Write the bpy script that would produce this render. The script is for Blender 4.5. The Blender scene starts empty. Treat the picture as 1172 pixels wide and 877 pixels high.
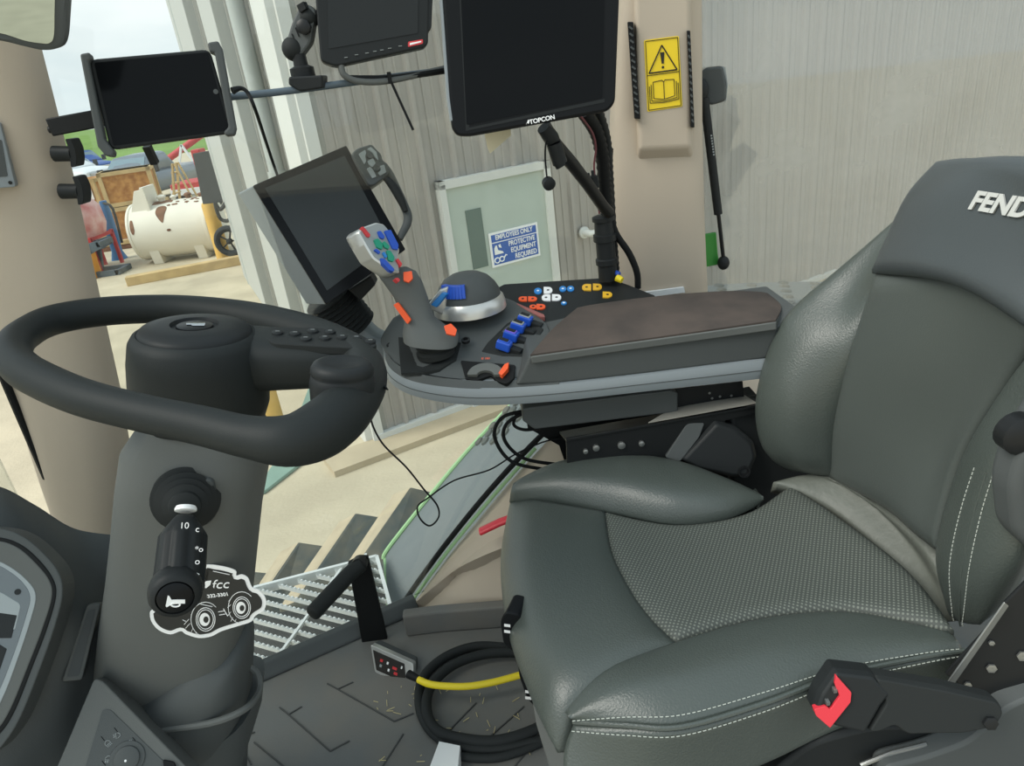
import bpy, bmesh, math, random
from mathutils import Vector as V, Matrix, Quaternion
random.seed(7)
SC = bpy.context.scene
COL = SC.collection
IW, IH, F = 1172.0, 877.0, 790.0
TH, RO = math.radians(24.0), math.radians(7.4)
CAM = V((0, 0, 1.4))
GZ = -1.6                                   # yard level, the cab floor is z = 0
FW = V((0, math.cos(TH), -math.sin(TH)))
R0 = V((1, 0, 0)); U0 = V((0, math.sin(TH), math.cos(TH)))
XI = R0 * math.cos(RO) - U0 * math.sin(RO)
YI = R0 * math.sin(RO) + U0 * math.cos(RO)

def ray(px, py):
    return FW + XI * ((px - IW / 2) / F) + YI * (-(py - IH / 2) / F)
def P(px, py, y):                            # point of the place at depth y
    d = ray(px, py); return CAM + d * (y / d.y)
def PZ(px, py, z):                           # point of the place at height z
    d = ray(px, py); return CAM + d * ((z - CAM.z) / d.z)
class Plane:
    def __init__(s, o, n): s.o = V(o); s.n = V(n).normalized()
    def hit(s, px, py):
        d = ray(px, py); return CAM + d * ((s.o - CAM).dot(s.n) / d.dot(s.n))
    def poly(s, pts): return [s.hit(*p) for p in pts]
    def axes(s, a, b):
        """unit axes: x along image points a->b on the plane, y perpendicular"""
        x = (s.hit(*b) - s.hit(*a)).normalized(); return x, s.n.cross(x).normalized()

def lin(c):
    return tuple(((v / 12.92) if v <= .04045 else ((v + .055) / 1.055) ** 2.4) for v in c)
def rgb(r, g, b): return lin((r / 255., g / 255., b / 255.)) + (1.,)

# ---------------------------------------------------------------- materials
def mat(name, col, rough=.5, metal=0., bump=0., bscale=200., var=0., vscale=6., spec=.5, col2=None, dist=.001, coat=0.):
    m = bpy.data.materials.new(name); m.use_nodes = True
    nt = m.node_tree; b = nt.nodes['Principled BSDF']
    b.inputs['Base Color'].default_value = col
    b.inputs['Roughness'].default_value = rough
    b.inputs['Metallic'].default_value = metal
    b.inputs['Specular IOR Level'].default_value = spec
    b.inputs['Coat Weight'].default_value = coat
    tc = nt.nodes.new('ShaderNodeTexCoord')
    if var > 0 or col2:
        n = nt.nodes.new('ShaderNodeTexNoise'); n.inputs['Scale'].default_value = vscale; n.inputs['Detail'].default_value = 5
        nt.links.new(tc.outputs['Object'], n.inputs['Vector'])
        mx = nt.nodes.new('ShaderNodeMix'); mx.data_type = 'RGBA'
        c2 = col2 or tuple(max(0, v * (1 - var)) for v in col[:3]) + (1,)
        mx.inputs['A'].default_value = col; mx.inputs['B'].default_value = c2
        rp = nt.nodes.new('ShaderNodeMapRange'); rp.inputs['From Min'].default_value = .38; rp.inputs['From Max'].default_value = .66
        nt.links.new(n.outputs['Fac'], rp.inputs['Value']); nt.links.new(rp.outputs['Result'], mx.inputs['Factor'])
        nt.links.new(mx.outputs['Result'], b.inputs['Base Color'])
    if bump > 0:
        n2 = nt.nodes.new('ShaderNodeTexNoise'); n2.inputs['Scale'].default_value = bscale; n2.inputs['Detail'].default_value = 3
        nt.links.new(tc.outputs['Object'], n2.inputs['Vector'])
        bp = nt.nodes.new('ShaderNodeBump'); bp.inputs['Strength'].default_value = bump; bp.inputs['Distance'].default_value = dist
        nt.links.new(n2.outputs['Fac'], bp.inputs['Height']); nt.links.new(bp.outputs['Normal'], b.inputs['Normal'])
    return m

# ---------------------------------------------------------------- mesh builder
def frame_of(d, up=V((0, 0, 1))):
    d = V(d).normalized()
    if abs(d.dot(up)) > .97: up = V((0, 1, 0)) if abs(d.y) < .9 else V((1, 0, 0))
    x = up.cross(d).normalized(); return x, d.cross(x).normalized(), d
def catmull(pts, k=6, closed=False):
    n = len(pts); out = []
    segs = n if closed else n - 1
    for i in range(segs):
        if closed: a, b, c, d = (pts[(i + j - 1) % n] for j in range(4))
        else: a, b, c, d = pts[max(i - 1, 0)], pts[i], pts[i + 1], pts[min(i + 2, n - 1)]
        for s in range(k):
            t = s / k; t2 = t * t; t3 = t2 * t
            out.append(tuple(.5 * (2 * b[j] + (c[j] - a[j]) * t + (2 * a[j] - 5 * b[j] + 4 * c[j] - d[j]) * t2 + (3 * b[j] - a[j] - 3 * c[j] + d[j]) * t3) for j in range(len(b))))
    if not closed: out.append(tuple(pts[-1]))
    return out
class MB:
    def __init__(s): s.v = []; s.f = []; s.mi = []; s.cur = 0
    def face(s, idx): s.f.append(tuple(idx)); s.mi.append(s.cur)
    def add(s, vs, fs):
        o = len(s.v); s.v += [V(q) for q in vs]
        for f in fs: s.face([i + o for i in f])
    def box(s, c, size, ax=None):
        c = V(c); x, y, z = ax or (V((1, 0, 0)), V((0, 1, 0)), V((0, 0, 1)))
        vs = [c + x * (size[0] / 2 * i) + y * (size[1] / 2 * j) + z * (size[2] / 2 * k) for k in (-1, 1) for j in (-1, 1) for i in (-1, 1)]
        s.add(vs, [(0, 2, 3, 1), (4, 5, 7, 6), (0, 1, 5, 4), (2, 6, 7, 3), (0, 4, 6, 2), (1, 3, 7, 5)]); return s
    def bar(s, a, b, w, h, up=V((0, 0, 1))):
        a = V(a); b = V(b); x, y, d = frame_of(b - a, up)
        s.box((a + b) / 2, (w, h, (b - a).length), (x, y, d)); return s
    def prism(s, poly, vec):
        poly = [V(p) for p in poly]; vec = V(vec); n = len(poly)
        nrm = V((0, 0, 0))
        for i in range(n): nrm += (poly[i] - poly[0]).cross(poly[(i + 1) % n] - poly[0])
        if nrm.dot(vec) > 0: poly = poly[::-1]
        s.add(poly + [p + vec for p in poly], [tuple(range(n)), tuple(range(2 * n - 1, n - 1, -1))] + [(i, i + n, (i + 1) % n + n, (i + 1) % n) for i in range(n)])
        return s
    def loft(s, rings, cap=True, closed=True):
        o = len(s.v); n = len(rings[0])
        for r in rings: s.v += [V(q) for q in r]
        for k in range(len(rings) - 1):
            for i in range(n if closed else n - 1):
                j = (i + 1) % n
                s.face((o + k * n + i, o + k * n + j, o + (k + 1) * n + j, o + (k + 1) * n + i))
        if cap:
            s.face([o + i for i in range(n)][::-1]); s.face([o + (len(rings) - 1) * n + i for i in range(n)])
        return s
    def tube(s, pts, r, n=10, closed=False, smooth=0, ell=1., up=V((0, 0, 1))):
        """round (or elliptical) bar along points; r a number or one per point"""
        pts = [V(p) for p in pts]
        rs = list(r) if hasattr(r, '__len__') else [r] * len(pts)
        if smooth:
            q = catmull([tuple(p) + (rr,) for p, rr in zip(pts, rs)], smooth, closed)
            pts = [V(p[:3]) for p in q]; rs = [p[3] for p in q]
        m = len(pts); rings = []
        prev = None
        for i, p in enumerate(pts):
            if closed: d = pts[(i + 1) % m] - pts[i - 1]
            else: d = pts[min(i + 1, m - 1)] - pts[max(i - 1, 0)]
            if d.length < 1e-9: d = V((0, 0, 1))
            d.normalize()
            if prev is None: x, y, _ = frame_of(d, up)
            else:
                x = prev - d * prev.dot(d)
                x = x.normalized() if x.length > 1e-6 else frame_of(d, up)[0]
                y = d.cross(x)
            prev = x
            rings.append([p + (x * math.cos(2 * math.pi * k / n) + y * (ell * math.sin(2 * math.pi * k / n))) * rs[i] for k in range(n)])
        if closed: rings.append(rings[0]); return s.loft(rings, cap=False)
        return s.loft(rings)
    def lathe(s, c, axis, prof, n=24, up=V((0, 0, 1)), sx=1., sy=1.):
        """prof: (radius, height along axis)"""
        c = V(c); x, y, d = frame_of(axis, up)
        return s.loft([[c + d * h + (x * (sx * math.cos(2 * math.pi * k / n)) + y * (sy * math.sin(2 * math.pi * k / n))) * max(r, 1e-5) for k in range(n)] for r, h in prof])
    def ball(s, c, r, ax=None, n=16, m=10):
        c = V(c); r = r if hasattr(r, '__len__') else (r, r, r); x, y, z = ax or (V((1, 0, 0)), V((0, 1, 0)), V((0, 0, 1)))
        rings = []
        for i in range(m + 1):
            t = -math.pi / 2 + math.pi * i / m; q = max(math.cos(t), 1e-4)
            rings.append([c + z * (r[2] * math.sin(t)) + x * (r[0] * q * math.cos(2 * math.pi * k / n)) + y * (r[1] * q * math.sin(2 * math.pi * k / n)) for k in range(n)])
        return s.loft(rings)
    def slab(s, front, back):
        """closed solid between two outlines of equal length"""
        return s.loft([front, back])
    def build(s, name, m, parent=None, smooth=40, bevel=0., seg=2, sub=0, loc=None):
        me = bpy.data.meshes.new(name)
        off = V((0, 0, 0)); q = parent
        while q is not None: off += q.location; q = q.parent
        if parent is None:
            if loc is None:
                xs = [v.x for v in s.v]; ys = [v.y for v in s.v]
                off = V(((min(xs) + max(xs)) / 2, (min(ys) + max(ys)) / 2, min(v.z for v in s.v)))
            else: off = V(loc)
        me.from_pydata([tuple(v - off) for v in s.v], [], s.f)
        ms = m if isinstance(m, (list, tuple)) else [m]
        for k in ms: me.materials.append(k)
        for i, p in enumerate(me.polygons): p.material_index = s.mi[i]
        bm = bmesh.new(); bm.from_mesh(me); bmesh.ops.remove_doubles(bm, verts=bm.verts, dist=1e-6)
        bmesh.ops.recalc_face_normals(bm, faces=bm.faces); bm.to_mesh(me); bm.free()
        if smooth:
            me.shade_smooth()
            if smooth < 180: me.set_sharp_from_angle(angle=math.radians(smooth))
        o = bpy.data.objects.new(name, me); COL.objects.link(o)
        if parent is None: o.location = off
        else: o.parent = parent
        if bevel:
            b = o.modifiers.new('bevel', 'BEVEL'); b.width = bevel; b.segments = seg; b.limit_method = 'ANGLE'; b.angle_limit = math.radians(35)
        if sub:
            b = o.modifiers.new('sub', 'SUBSURF'); b.levels = sub; b.render_levels = sub
        return o

def tag(o, label, cat, group=None, kind=None):
    if label: o['label'] = label
    if cat: o['category'] = cat
    if group: o['group'] = group
    if kind: o['kind'] = kind
    return o
def thing(name, label, cat, loc, group=None):
    o = bpy.data.objects.new(name, None); COL.objects.link(o); o.location = loc; o.empty_display_size = .05
    return tag(o, label, cat, group)
def struct(mb, name, m, label=None, **k):
    o = mb.build(name, m, **k); o['kind'] = 'structure'
    if label: o['label'] = label
    return o
def copy_tree(o, parent=None):
    c = o.copy(); COL.objects.link(c)
    if parent is not None: c.parent = parent
    for ch in list(o.children): copy_tree(ch, c)
    return c
def text(name, body, m, parent, pos, xax, nrm, size, extrude=.0003, shear=0., bold=0., align='CENTER', sx=1., kind_label=None):
    cu = bpy.data.curves.new(name, 'FONT'); cu.body = body; cu.size = size; cu.extrude = extrude; cu.shear = shear; cu.offset = bold
    cu.align_x = align; cu.align_y = 'CENTER'; cu.materials.append(m)
    tmp = bpy.data.objects.new(name, cu); COL.objects.link(tmp); bpy.context.view_layer.update()
    me = bpy.data.meshes.new_from_object(tmp.evaluated_get(bpy.context.evaluated_depsgraph_get())); bpy.data.objects.remove(tmp); bpy.data.curves.remove(cu)
    me.materials.clear(); me.materials.append(m)
    o = bpy.data.objects.new(name, me); COL.objects.link(o)
    x = V(xax).normalized(); z = V(nrm).normalized(); x = (x - z * x.dot(z)).normalized(); y = z.cross(x)
    off = V((0, 0, 0)); q = parent
    while q is not None: off += q.location; q = q.parent
    o.parent = parent
    p = V(pos) - off
    o.matrix_local = Matrix(((x.x * sx, y.x, z.x, p.x), (x.y * sx, y.y, z.y, p.y), (x.z * sx, y.z, z.z, p.z), (0, 0, 0, 1)))
    return o
def srect(c, x, y, hw, hh, p=4., n=24):
    """superellipse ring"""
    out = []
    for k in range(n):
        a = 2 * math.pi * k / n; ca, sa = math.cos(a), math.sin(a)
        out.append(V(c) + x * (hw * math.copysign(abs(ca) ** (2 / p), ca)) + y * (hh * math.copysign(abs(sa) ** (2 / p), sa)))
    return out
def rrect(pts, r, k=4):
    """round the corners of a 3D polygon"""
    pts = [V(p) for p in pts]; n = len(pts); out = []
    for i in range(n):
        a, b, c = pts[i - 1], pts[i], pts[(i + 1) % n]
        rr = r[i] if hasattr(r, '__len__') else r
        d1 = (a - b); d2 = (c - b); q = min(rr, d1.length * .48, d2.length * .48)
        if q < 1e-6: out.append(b); continue
        s, e = b + d1.normalized() * q, b + d2.normalized() * q
        for j in range(k + 1):
            t = j / k; out.append(s * (1 - t) ** 2 + b * (2 * t * (1 - t)) + e * t * t)
    return out
def inset(poly, d):
    c = sum((V(p) for p in poly), V((0, 0, 0))) / len(poly)
    n = len(poly); m = sum(((V(p) - c).length for p in poly)) / n
    return [c + (V(p) - c) * (1 - d / max((V(p) - c).length, 1e-6)) for p in poly]
def pxloft(rows, mb=None, n=28, p=3., ax=None):
    """rows: (left px, left py, right px, right py, depth y, half thickness): rounded sections between silhouette points"""
    mb = mb or MB(); rings = []
    for (lx, ly, rx, ry, y, t) in rows:
        a, b = P(lx, ly, y), P(rx, ry, y); c = (a + b) / 2; x = (b - a) / 2; hw = x.length
        x.normalize(); w = ax or V((0, 1, 0)); w = (w - x * w.dot(x)).normalized()
        rings.append(srect(c, x, w, hw, t, p, n))
    mb.loft(rings); return mb
def grid_patch(ctrl, k=8):
    """ctrl rows of 3D points -> dense smooth grid"""
    rows = [catmull([tuple(q) for q in r], k) for r in ctrl]
    cols = list(zip(*rows)); dense = [catmull(list(c), k) for c in cols]
    return [[V(dense[j][i]) for j in range(len(dense))] for i in range(len(dense[0]))]
def cushion(ctrl, puff=.02, thick=.05, k=8, edge=.25, sgn=1, mb=None, kk=2.2, side=None):
    """padded panel: smooth surface that bulges and turns down at its edges, with a back"""
    mb = mb or MB(); g = grid_patch(ctrl, k); R, C = len(g), len(g[0])
    def nrm(i, j):
        a = g[min(i + 1, R - 1)][j] - g[max(i - 1, 0)][j]; b = g[i][min(j + 1, C - 1)] - g[i][max(j - 1, 0)]
        q = a.cross(b); return (q.normalized() if q.length > 1e-12 else V((0, 0, 1))) * sgn
    top, bot = [], []
    for i in range(R):
        tr, br = [], []
        for j in range(C):
            u, v = i / (R - 1), j / (C - 1); e = min(min(u, 1 - u) / edge, min(v, 1 - v) / edge, 1.)
            h = puff * (1 - (1 - e) ** kk); q = nrm(i, j)
            tr.append(g[i][j] + q * h); br.append(g[i][j] - q * thick)
        top.append(tr); bot.append(br)
    o = len(mb.v)
    for r in top: mb.v += r
    for i in range(R - 1):
        for j in range(C - 1): mb.face((o + i * C + j, o + i * C + j + 1, o + (i + 1) * C + j + 1, o + (i + 1) * C + j))
    o2 = len(mb.v)
    for r in bot: mb.v += r
    for i in range(R - 1):
        for j in range(C - 1): mb.face((o2 + i * C + j, o2 + (i + 1) * C + j, o2 + (i + 1) * C + j + 1, o2 + i * C + j + 1))
    rim = [(0, j) for j in range(C)] + [(i, C - 1) for i in range(1, R)] + [(R - 1, j) for j in range(C - 2, -1, -1)] + [(i, 0) for i in range(R - 2, 0, -1)]
    for q in range(len(rim)):
        (a, b), (c, d) = rim[q], rim[(q + 1) % len(rim)]
        mb.face((o + a * C + b, o2 + a * C + b, o2 + c * C + d, o + c * C + d))
    return mb
# ================================================================= camera, light
cd = bpy.data.cameras.new('camera'); cam = bpy.data.objects.new('camera', cd); COL.objects.link(cam); SC.camera = cam
cd.sensor_fit = 'HORIZONTAL'; cd.sensor_width = 36.0; cd.lens = F / IW * 36.0; cd.clip_start = .02; cd.clip_end = 3000
zb = -FW
cam.matrix_world = Matrix(((XI.x, YI.x, zb.x, CAM.x), (XI.y, YI.y, zb.y, CAM.y), (XI.z, YI.z, zb.z, CAM.z), (0, 0, 0, 1)))
w = bpy.data.worlds.new('World'); SC.world = w; w.use_nodes = True; nt = w.node_tree
bg = nt.nodes['Background']; tc = nt.nodes.new('ShaderNodeTexCoord')
sx = nt.nodes.new('ShaderNodeSeparateXYZ'); nt.links.new(tc.outputs['Generated'], sx.inputs[0])
rp = nt.nodes.new('ShaderNodeValToRGB'); e = rp.color_ramp.elements
e[0].position = 0.0; e[0].color = rgb(232, 238, 238); e[1].position = .7; e[1].color = rgb(205, 222, 232)
el = e.new(.12); el.color = rgb(238, 243, 244)
nt.links.new(sx.outputs['Z'], rp.inputs['Fac'])
nz = nt.nodes.new('ShaderNodeTexNoise'); nz.inputs['Scale'].default_value = 3.2; nz.inputs['Detail'].default_value = 6
mp = nt.nodes.new('ShaderNodeMapping'); mp.inputs['Scale'].default_value = (1, 1, 3.5)
nt.links.new(tc.outputs['Generated'], mp.inputs[0]); nt.links.new(mp.outputs[0], nz.inputs['Vector'])
mr = nt.nodes.new('ShaderNodeMapRange'); mr.inputs['From Min'].default_value = .4; mr.inputs['From Max'].default_value = .65
nt.links.new(nz.outputs['Fac'], mr.inputs['Value'])
mx = nt.nodes.new('ShaderNodeMix'); mx.data_type = 'RGBA'; mx.inputs['B'].default_value = rgb(190, 208, 216)
ml = nt.nodes.new('ShaderNodeMath'); ml.operation = 'MULTIPLY'; ml.inputs[1].default_value = .6
nt.links.new(mr.outputs[0], ml.inputs[0]); nt.links.new(ml.outputs[0], mx.inputs['Factor'])
nt.links.new(rp.outputs['Color'], mx.inputs['A']); nt.links.new(mx.outputs['Result'], bg.inputs['Color'])
bg.inputs['Strength'].default_value = .88
sl = bpy.data.lights.new('sun', 'SUN'); sl.energy = 2.3; sl.angle = math.radians(35); sl.color = (1, .96, .88)
so = bpy.data.objects.new('sun', sl); COL.objects.link(so)
so.rotation_euler = V((.85, .35, -1)).to_track_quat('-Z', 'Y').to_euler()
vs = SC.view_settings; vs.view_transform = 'Standard'; vs.look = 'None'; vs.gamma = 1; vs.exposure = 0.5; vs.use_curve_mapping = False

# ================================================================= materials
M = {}
M['gravel'] = mat('gravel', rgb(200, 189, 165), .95, bump=.5, bscale=30, var=.2, vscale=1.3, spec=.15, dist=.01)
M['grass'] = mat('field_grass', rgb(120, 150, 78), .95, var=.25, vscale=.05, spec=.1)
M['wallmetal'] = mat('wall_sheet', rgb(166, 162, 156), .6, var=.06, vscale=.8, spec=.3)
M['walltrim'] = mat('white_trim', rgb(208, 210, 206), .5)
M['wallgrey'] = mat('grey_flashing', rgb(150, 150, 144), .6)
M['wallpale'] = mat('pale_jamb', rgb(178, 181, 177), .6)
M['downpipe'] = mat('downpipe', rgb(170, 176, 173), .5)
M['concrete'] = mat('concrete', rgb(186, 172, 146), .9, bump=.3, bscale=60, var=.12, vscale=4)
M['doorpaint'] = mat('door_paint', rgb(182, 194, 185), .55, var=.06, vscale=5)
M['dooglass'] = mat('door_glass', rgb(98, 116, 110), .2)
M['signblue'] = mat('sign_blue', rgb(58, 98, 176), .5)
M['white'] = mat('white_paint', rgb(240, 242, 242), .5)
M['yellowpost'] = mat('bollard_yellow', rgb(222, 180, 98), .7, var=.12, vscale=5)
M['timber'] = mat('timber', rgb(205, 178, 128), .8, var=.2, vscale=4)
M['osb'] = mat('osb_board', rgb(196, 142, 78), .8, var=.22, vscale=7, col2=rgb(160, 104, 52))
M['tankwhite'] = mat('tank_white', rgb(226, 222, 208), .6, var=.05, vscale=2)
M['rust'] = mat('rust', rgb(128, 92, 70), .9, var=.3, vscale=8)
M['blacksheet'] = mat('black_sheet', rgb(66, 70, 72), .7, var=.1)
M['hose'] = mat('hose_rubber', rgb(48, 50, 50), .6)
M['redpaint'] = mat('red_paint', rgb(190, 60, 62), .6, var=.15)
M['pinkwrap'] = mat('pink_wrap', rgb(214, 172, 168), .4, var=.3, vscale=3, col2=rgb(190, 100, 98))
M['bluepaint'] = mat('blue_paint', rgb(50, 110, 160), .5)
M['truckblue'] = mat('truck_blue', rgb(48, 84, 150), .3)
M['truckpaint'] = mat('truck_silver', rgb(118, 128, 138), .25, metal=.3)
M['carglass'] = mat('car_glass', rgb(120, 140, 150), .1)
M['chrome'] = mat('chrome', rgb(200, 204, 206), .15, metal=1)
M['tyre'] = mat('tyre_rubber', rgb(52, 55, 56), .8)
M['steelblue'] = mat('steel_blue_grey', rgb(84, 98, 108), .5, var=.2)
M['orange'] = mat('orange_paint', rgb(235, 160, 40), .5)
M['greenplate'] = mat('green_plate', rgb(128, 156, 144), .7, var=.1)
M['whitewrap'] = mat('white_wrap', rgb(222, 226, 228), .5)

# ================================================================= ground
g = MB(); g.add([(-80, -60, GZ), (160, -60, GZ), (160, 140, GZ), (-80, 140, GZ)], [(0, 1, 2, 3)])
struct(g, 'ground', M['gravel'], smooth=0)
g = MB(); g.prism([(-400, 66, GZ - .1), (260, 66, GZ - .1), (900, 1500, GZ - .1), (-1800, 1500, GZ - .1)], (0, 0, .13))
struct(g, 'field', M['grass'], smooth=0)
random.seed(3)

# ================================================================= building
WA = math.radians(28.0); WD = V((math.cos(WA), math.sin(WA), 0)); WN = V((math.sin(WA), -math.cos(WA), 0))   # along, towards the yard
CO = PZ(430, 508, GZ); CO.z = GZ
LA = math.radians(113.9); LD = V((math.cos(LA), math.sin(LA), 0)); LN = V((-math.sin(LA), math.cos(LA), 0))
def corr(length, height, o, d, n, step=.30):
    """corrugated sheet: trapezoid ribs and two small ribs between them, with a back"""
    prof = []; t = 0
    while t < length - step:
        prof += [(t, 0), (t + .015, .038), (t + .045, .038), (t + .06, 0), (t + .13, 0), (t + .137, .013), (t + .15, .013), (t + .157, 0), (t + .215, 0), (t + .222, .013), (t + .235, .013), (t + .242, 0)]
        t += step
    prof.append((length, 0)); prof += [(length, -.15), (0, -.15)]
    m = MB(); m.prism([o + d * a + n * b for a, b in prof], V((0, 0, height))); return m
struct(corr(30, 7.5, CO + V((0, 0, .06)), WD, WN), 'wall_front', M['wallmetal'], smooth=0)
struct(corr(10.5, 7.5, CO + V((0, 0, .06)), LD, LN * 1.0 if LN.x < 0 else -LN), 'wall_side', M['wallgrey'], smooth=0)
LNO = LN if LN.x < 0 else -LN
m = MB(); m.box(CO + WD * 15 - WN * .08 + V((0, 0, .03)), (30, .3, .16), (WD, WN, V((0, 0, 1)))); struct(m, 'baseboard_front', M['walltrim'], smooth=0)
m = MB(); m.box(CO + WD * 15 + WN * .17 + V((0, 0, -.02)), (31, .34, .16), (WD, WN, V((0, 0, 1)))); struct(m, 'trim_footing', M['concrete'], smooth=0)
lp = Plane(CO, LNO)
def ldist(px, py): q = lp.hit(px, py); return (q - CO).dot(LD)
def lstrip(name, px0, px1, m_, depth=.09, py=110):
    a, b = sorted((max(0, ldist(px0, py)), ldist(px1, py)))
    k = MB(); k.box(CO + LD * ((a + b) / 2) + LNO * (depth / 2) + V((0, 0, 3.75)), (b - a, depth, 7.5), (LD, LNO, V((0, 0, 1))))
    return struct(k, name, m_, smooth=0, bevel=.008)
# corner trim wraps both faces
k = MB(); k.box(CO + LD * .30 + LNO * .03 + V((0, 0, 3.75)), (.62, .10, 7.5), (LD, LNO, V((0, 0, 1)))); k.box(CO + WD * .03 + WN * .02 + V((0, 0, 3.75)), (.10, .08, 7.5), (WD, WN, V((0, 0, 1))))
struct(k, 'trim_1', M['walltrim'], smooth=0)
lstrip('trim_2', 232, 252, M['wallpale'], .16)
lstrip('trim_3', 268, 284, M['wallpale'], .14)
k = MB(); lq = ldist(312, 110); k.tube([CO + LD * lq + LNO * .12 + V((0, 0, z)) for z in (0, 2.4, 7.5)], .075, 10)
for z in (.9, 2.4, 4.2): k.lathe(CO + LD * lq + LNO * .12 + V((0, 0, z)), (0, 0, 1), [(.09, -.04), (.09, .04)], 10)
tag(k.build('drainpipe', M['downpipe']), 'grey round drainpipe running up the building side next to the white corner', 'drainpipe')
k = MB(); lq = ldist(222, 60); k.tube([CO + LD * lq + LNO * .12 + V((0, 0, z)) for z in (0, 7.5)], .06, 8)
for z in (1.2, 3.2): k.lathe(CO + LD * lq + LNO * .12 + V((0, 0, z)), (0, 0, 1), [(.08, -.04), (.08, .04)], 8)
tag(k.build('drainpipe', M['downpipe']), 'thin drainpipe at the far end of the building side', 'drainpipe')

# door in the front wall
wp = Plane(CO + WN * .03, WN)
def wpos(px, py): q = wp.hit(px, py); return (q - CO).dot(WD), q.z
a0, zt = wpos(500, 208); a1, zt2 = wpos(622, 191)
zt = (zt + zt2) / 2
def wbox(mb, s0, s1, z0, z1, d0, d1):
    d0, d1 = (d0 + .03 if d0 > 0 else 0), d1 + .03
    mb.box(CO + WD * ((s0 + s1) / 2) + WN * ((d0 + d1) / 2) + V((0, 0, (z0 + z1) / 2 - GZ)), (s1 - s0, d1 - d0, z1 - z0), (WD, WN, V((0, 0, 1))))
print('door', a0, a1, zt)
k = MB(); wbox(k, a0 + .04, a1 - .04, GZ + .06, zt - .04, .0, .035)
dr = struct(k, 'door_1', M['doorpaint'], smooth=0)
k = MB(); wbox(k, a0 - .02, a0 + .04, GZ + .06, zt + .03, 0, .07); wbox(k, a1 - .04, a1 + .03, GZ + .06, zt + .03, 0, .07); wbox(k, a0 - .02, a1 + .03, zt - .04, zt + .03, 0, .07)
k.build('door_frame', M['walltrim'], dr, smooth=0)
w0, wz1 = wpos(530, 241); w1, wz0 = wpos(551, 305)
k = MB(); wbox(k, w0, w0 + .16, wz0, wz1, .03, .042); k.build('door_pane', M['dooglass'], dr, smooth=0)
k = MB(); hx, hz = wpos(512, 312); k.lathe(CO + WD * (a0 + .12) + WN * .065 + V((0, 0, 1.02)), WN, [(.03, 0), (.02, .02), (.02, .04), (.035, .05), (.03, .08), (.005, .085)], 12); k.build('door_knob', M['chrome'], dr)
# sign
s0, sz1 = wpos(556, 267); s1, _ = wpos(612, 258); _, sz0 = wpos(561, 306)
root = thing('safety_sign', 'blue and white employees only sign on the pale door', 'sign', CO + WD * ((s0 + s1) / 2) + WN * .05 + V((0, 0, sz0 - GZ)))
k = MB(); wbox(k, s0, s1, sz0, sz1, .04, .05); k.build('sign_plate', M['white'], root, smooth=0)
sw, sh = s1 - s0, sz1 - sz0
k = MB(); b_ = .02 * sw / .5
wbox(k, s0 + b_, s1 - b_, sz0 + sh * .72, sz1 - b_, .05, .052); wbox(k, s0 + b_, s1 - b_, sz0 + b_, sz0 + sh * .69, .05, .052); k.build('blue_field', M['signblue'], root, smooth=0)
def sg(body, u, v, size, sx=1.): text('lettering', body, M['white'], root, CO + WD * (s0 + sw * u) + WN * .0835 + V((0, 0, sz0 + sh * v - GZ)), WD, WN, size * sh, .001, bold=.0012, sx=sx)
sg('EMPLOYEES ONLY', .5, .84, .19, .82); sg('PROTECTIVE', .64, .58, .2, .8); sg('EQUIPMENT', .66, .38, .2, .8); sg('REQUIRED', .7, .175, .2, .8)
def wpt(u, v, d=.0835): return CO + WD * (s0 + sw * u) + WN * d + V((0, 0, sz0 + sh * v - GZ))
k = MB(); k.prism([wpt(*q) for q in ((.07, .36), (.07, .54), (.10, .62), (.13, .62), (.14, .48), (.23, .42), (.25, .36))], WN * .002)
k.prism([wpt(*q) for q in ((.16, .62), (.2, .64), (.22, .52), (.17, .55))], WN * .002)
k.build('boot_symbol', M['white'], root, smooth=0)
k = MB(); k.tube([wpt(.105 + .05 * math.cos(t), .19 + .075 * math.sin(t)) for t in [i * math.pi / 8 for i in range(16)]], .006, 6, closed=True)
k.tube([wpt(.20 + .045 * math.cos(t), .2 + .07 * math.sin(t)) for t in [i * math.pi / 8 for i in range(16)]], .006, 6, closed=True)
k.tube([wpt(.245, .22), wpt(.29, .3), wpt(.31, .27)], .006, 6); k.build('goggles_symbol', M['white'], root)
# pipe stub in the wall
q = wp.hit(668, 266); k = MB(); k.tube([q - WN * .02, q + WN * .12, q + WN * .16 + WD * .08], .035, 10); k.lathe(q, WN, [(.06, 0), (.06, .02), (.035, .025)], 12)
tag(k.build('pipe_stub', M['walltrim']), 'short white pipe stub sticking out of the grey wall right of the door', 'pipe')

# ================================================================= yard
def bollard(px, py, h, r, label):
    b = PZ(px, py, GZ); k = MB(); k.lathe(b, (0, 0, 1), [(r, 0), (r, h - r * .6), (r * .9, h - r * .25), (r * .5, h), (.01, h + .02)], 20)
    return tag(k.build('bollard', M['yellowpost']), label, 'bollard', 'yellow bollards')
bollard(257, 297, 1.28, .15, 'weathered yellow bollard standing at the right end of the white tank')
bollard(314, 494, 1.0, .125, 'tan yellow bollard seen through the gap in the steering wheel')
k = MB(); k.prism(rrect([PZ(*q, GZ + .004) for q in ((362, 425), (400, 440), (372, 512), (300, 568), (296, 560), (330, 510))], .05), V((0, 0, .03)))
tag(k.build('steel_plate', M['greenplate'], bevel=.004), 'flat green plate lying on the pale ground behind the steering wheel', 'plate')
k = MB(); a, b = PZ(145, 322, GZ + .09), PZ(288, 295, GZ + .09); k.bar(a, b, .22, .18)
tag(k.build('timber_beam', M['timber'], bevel=.01), 'long pale timber beam lying on the ground before the white tank', 'beam')

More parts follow.
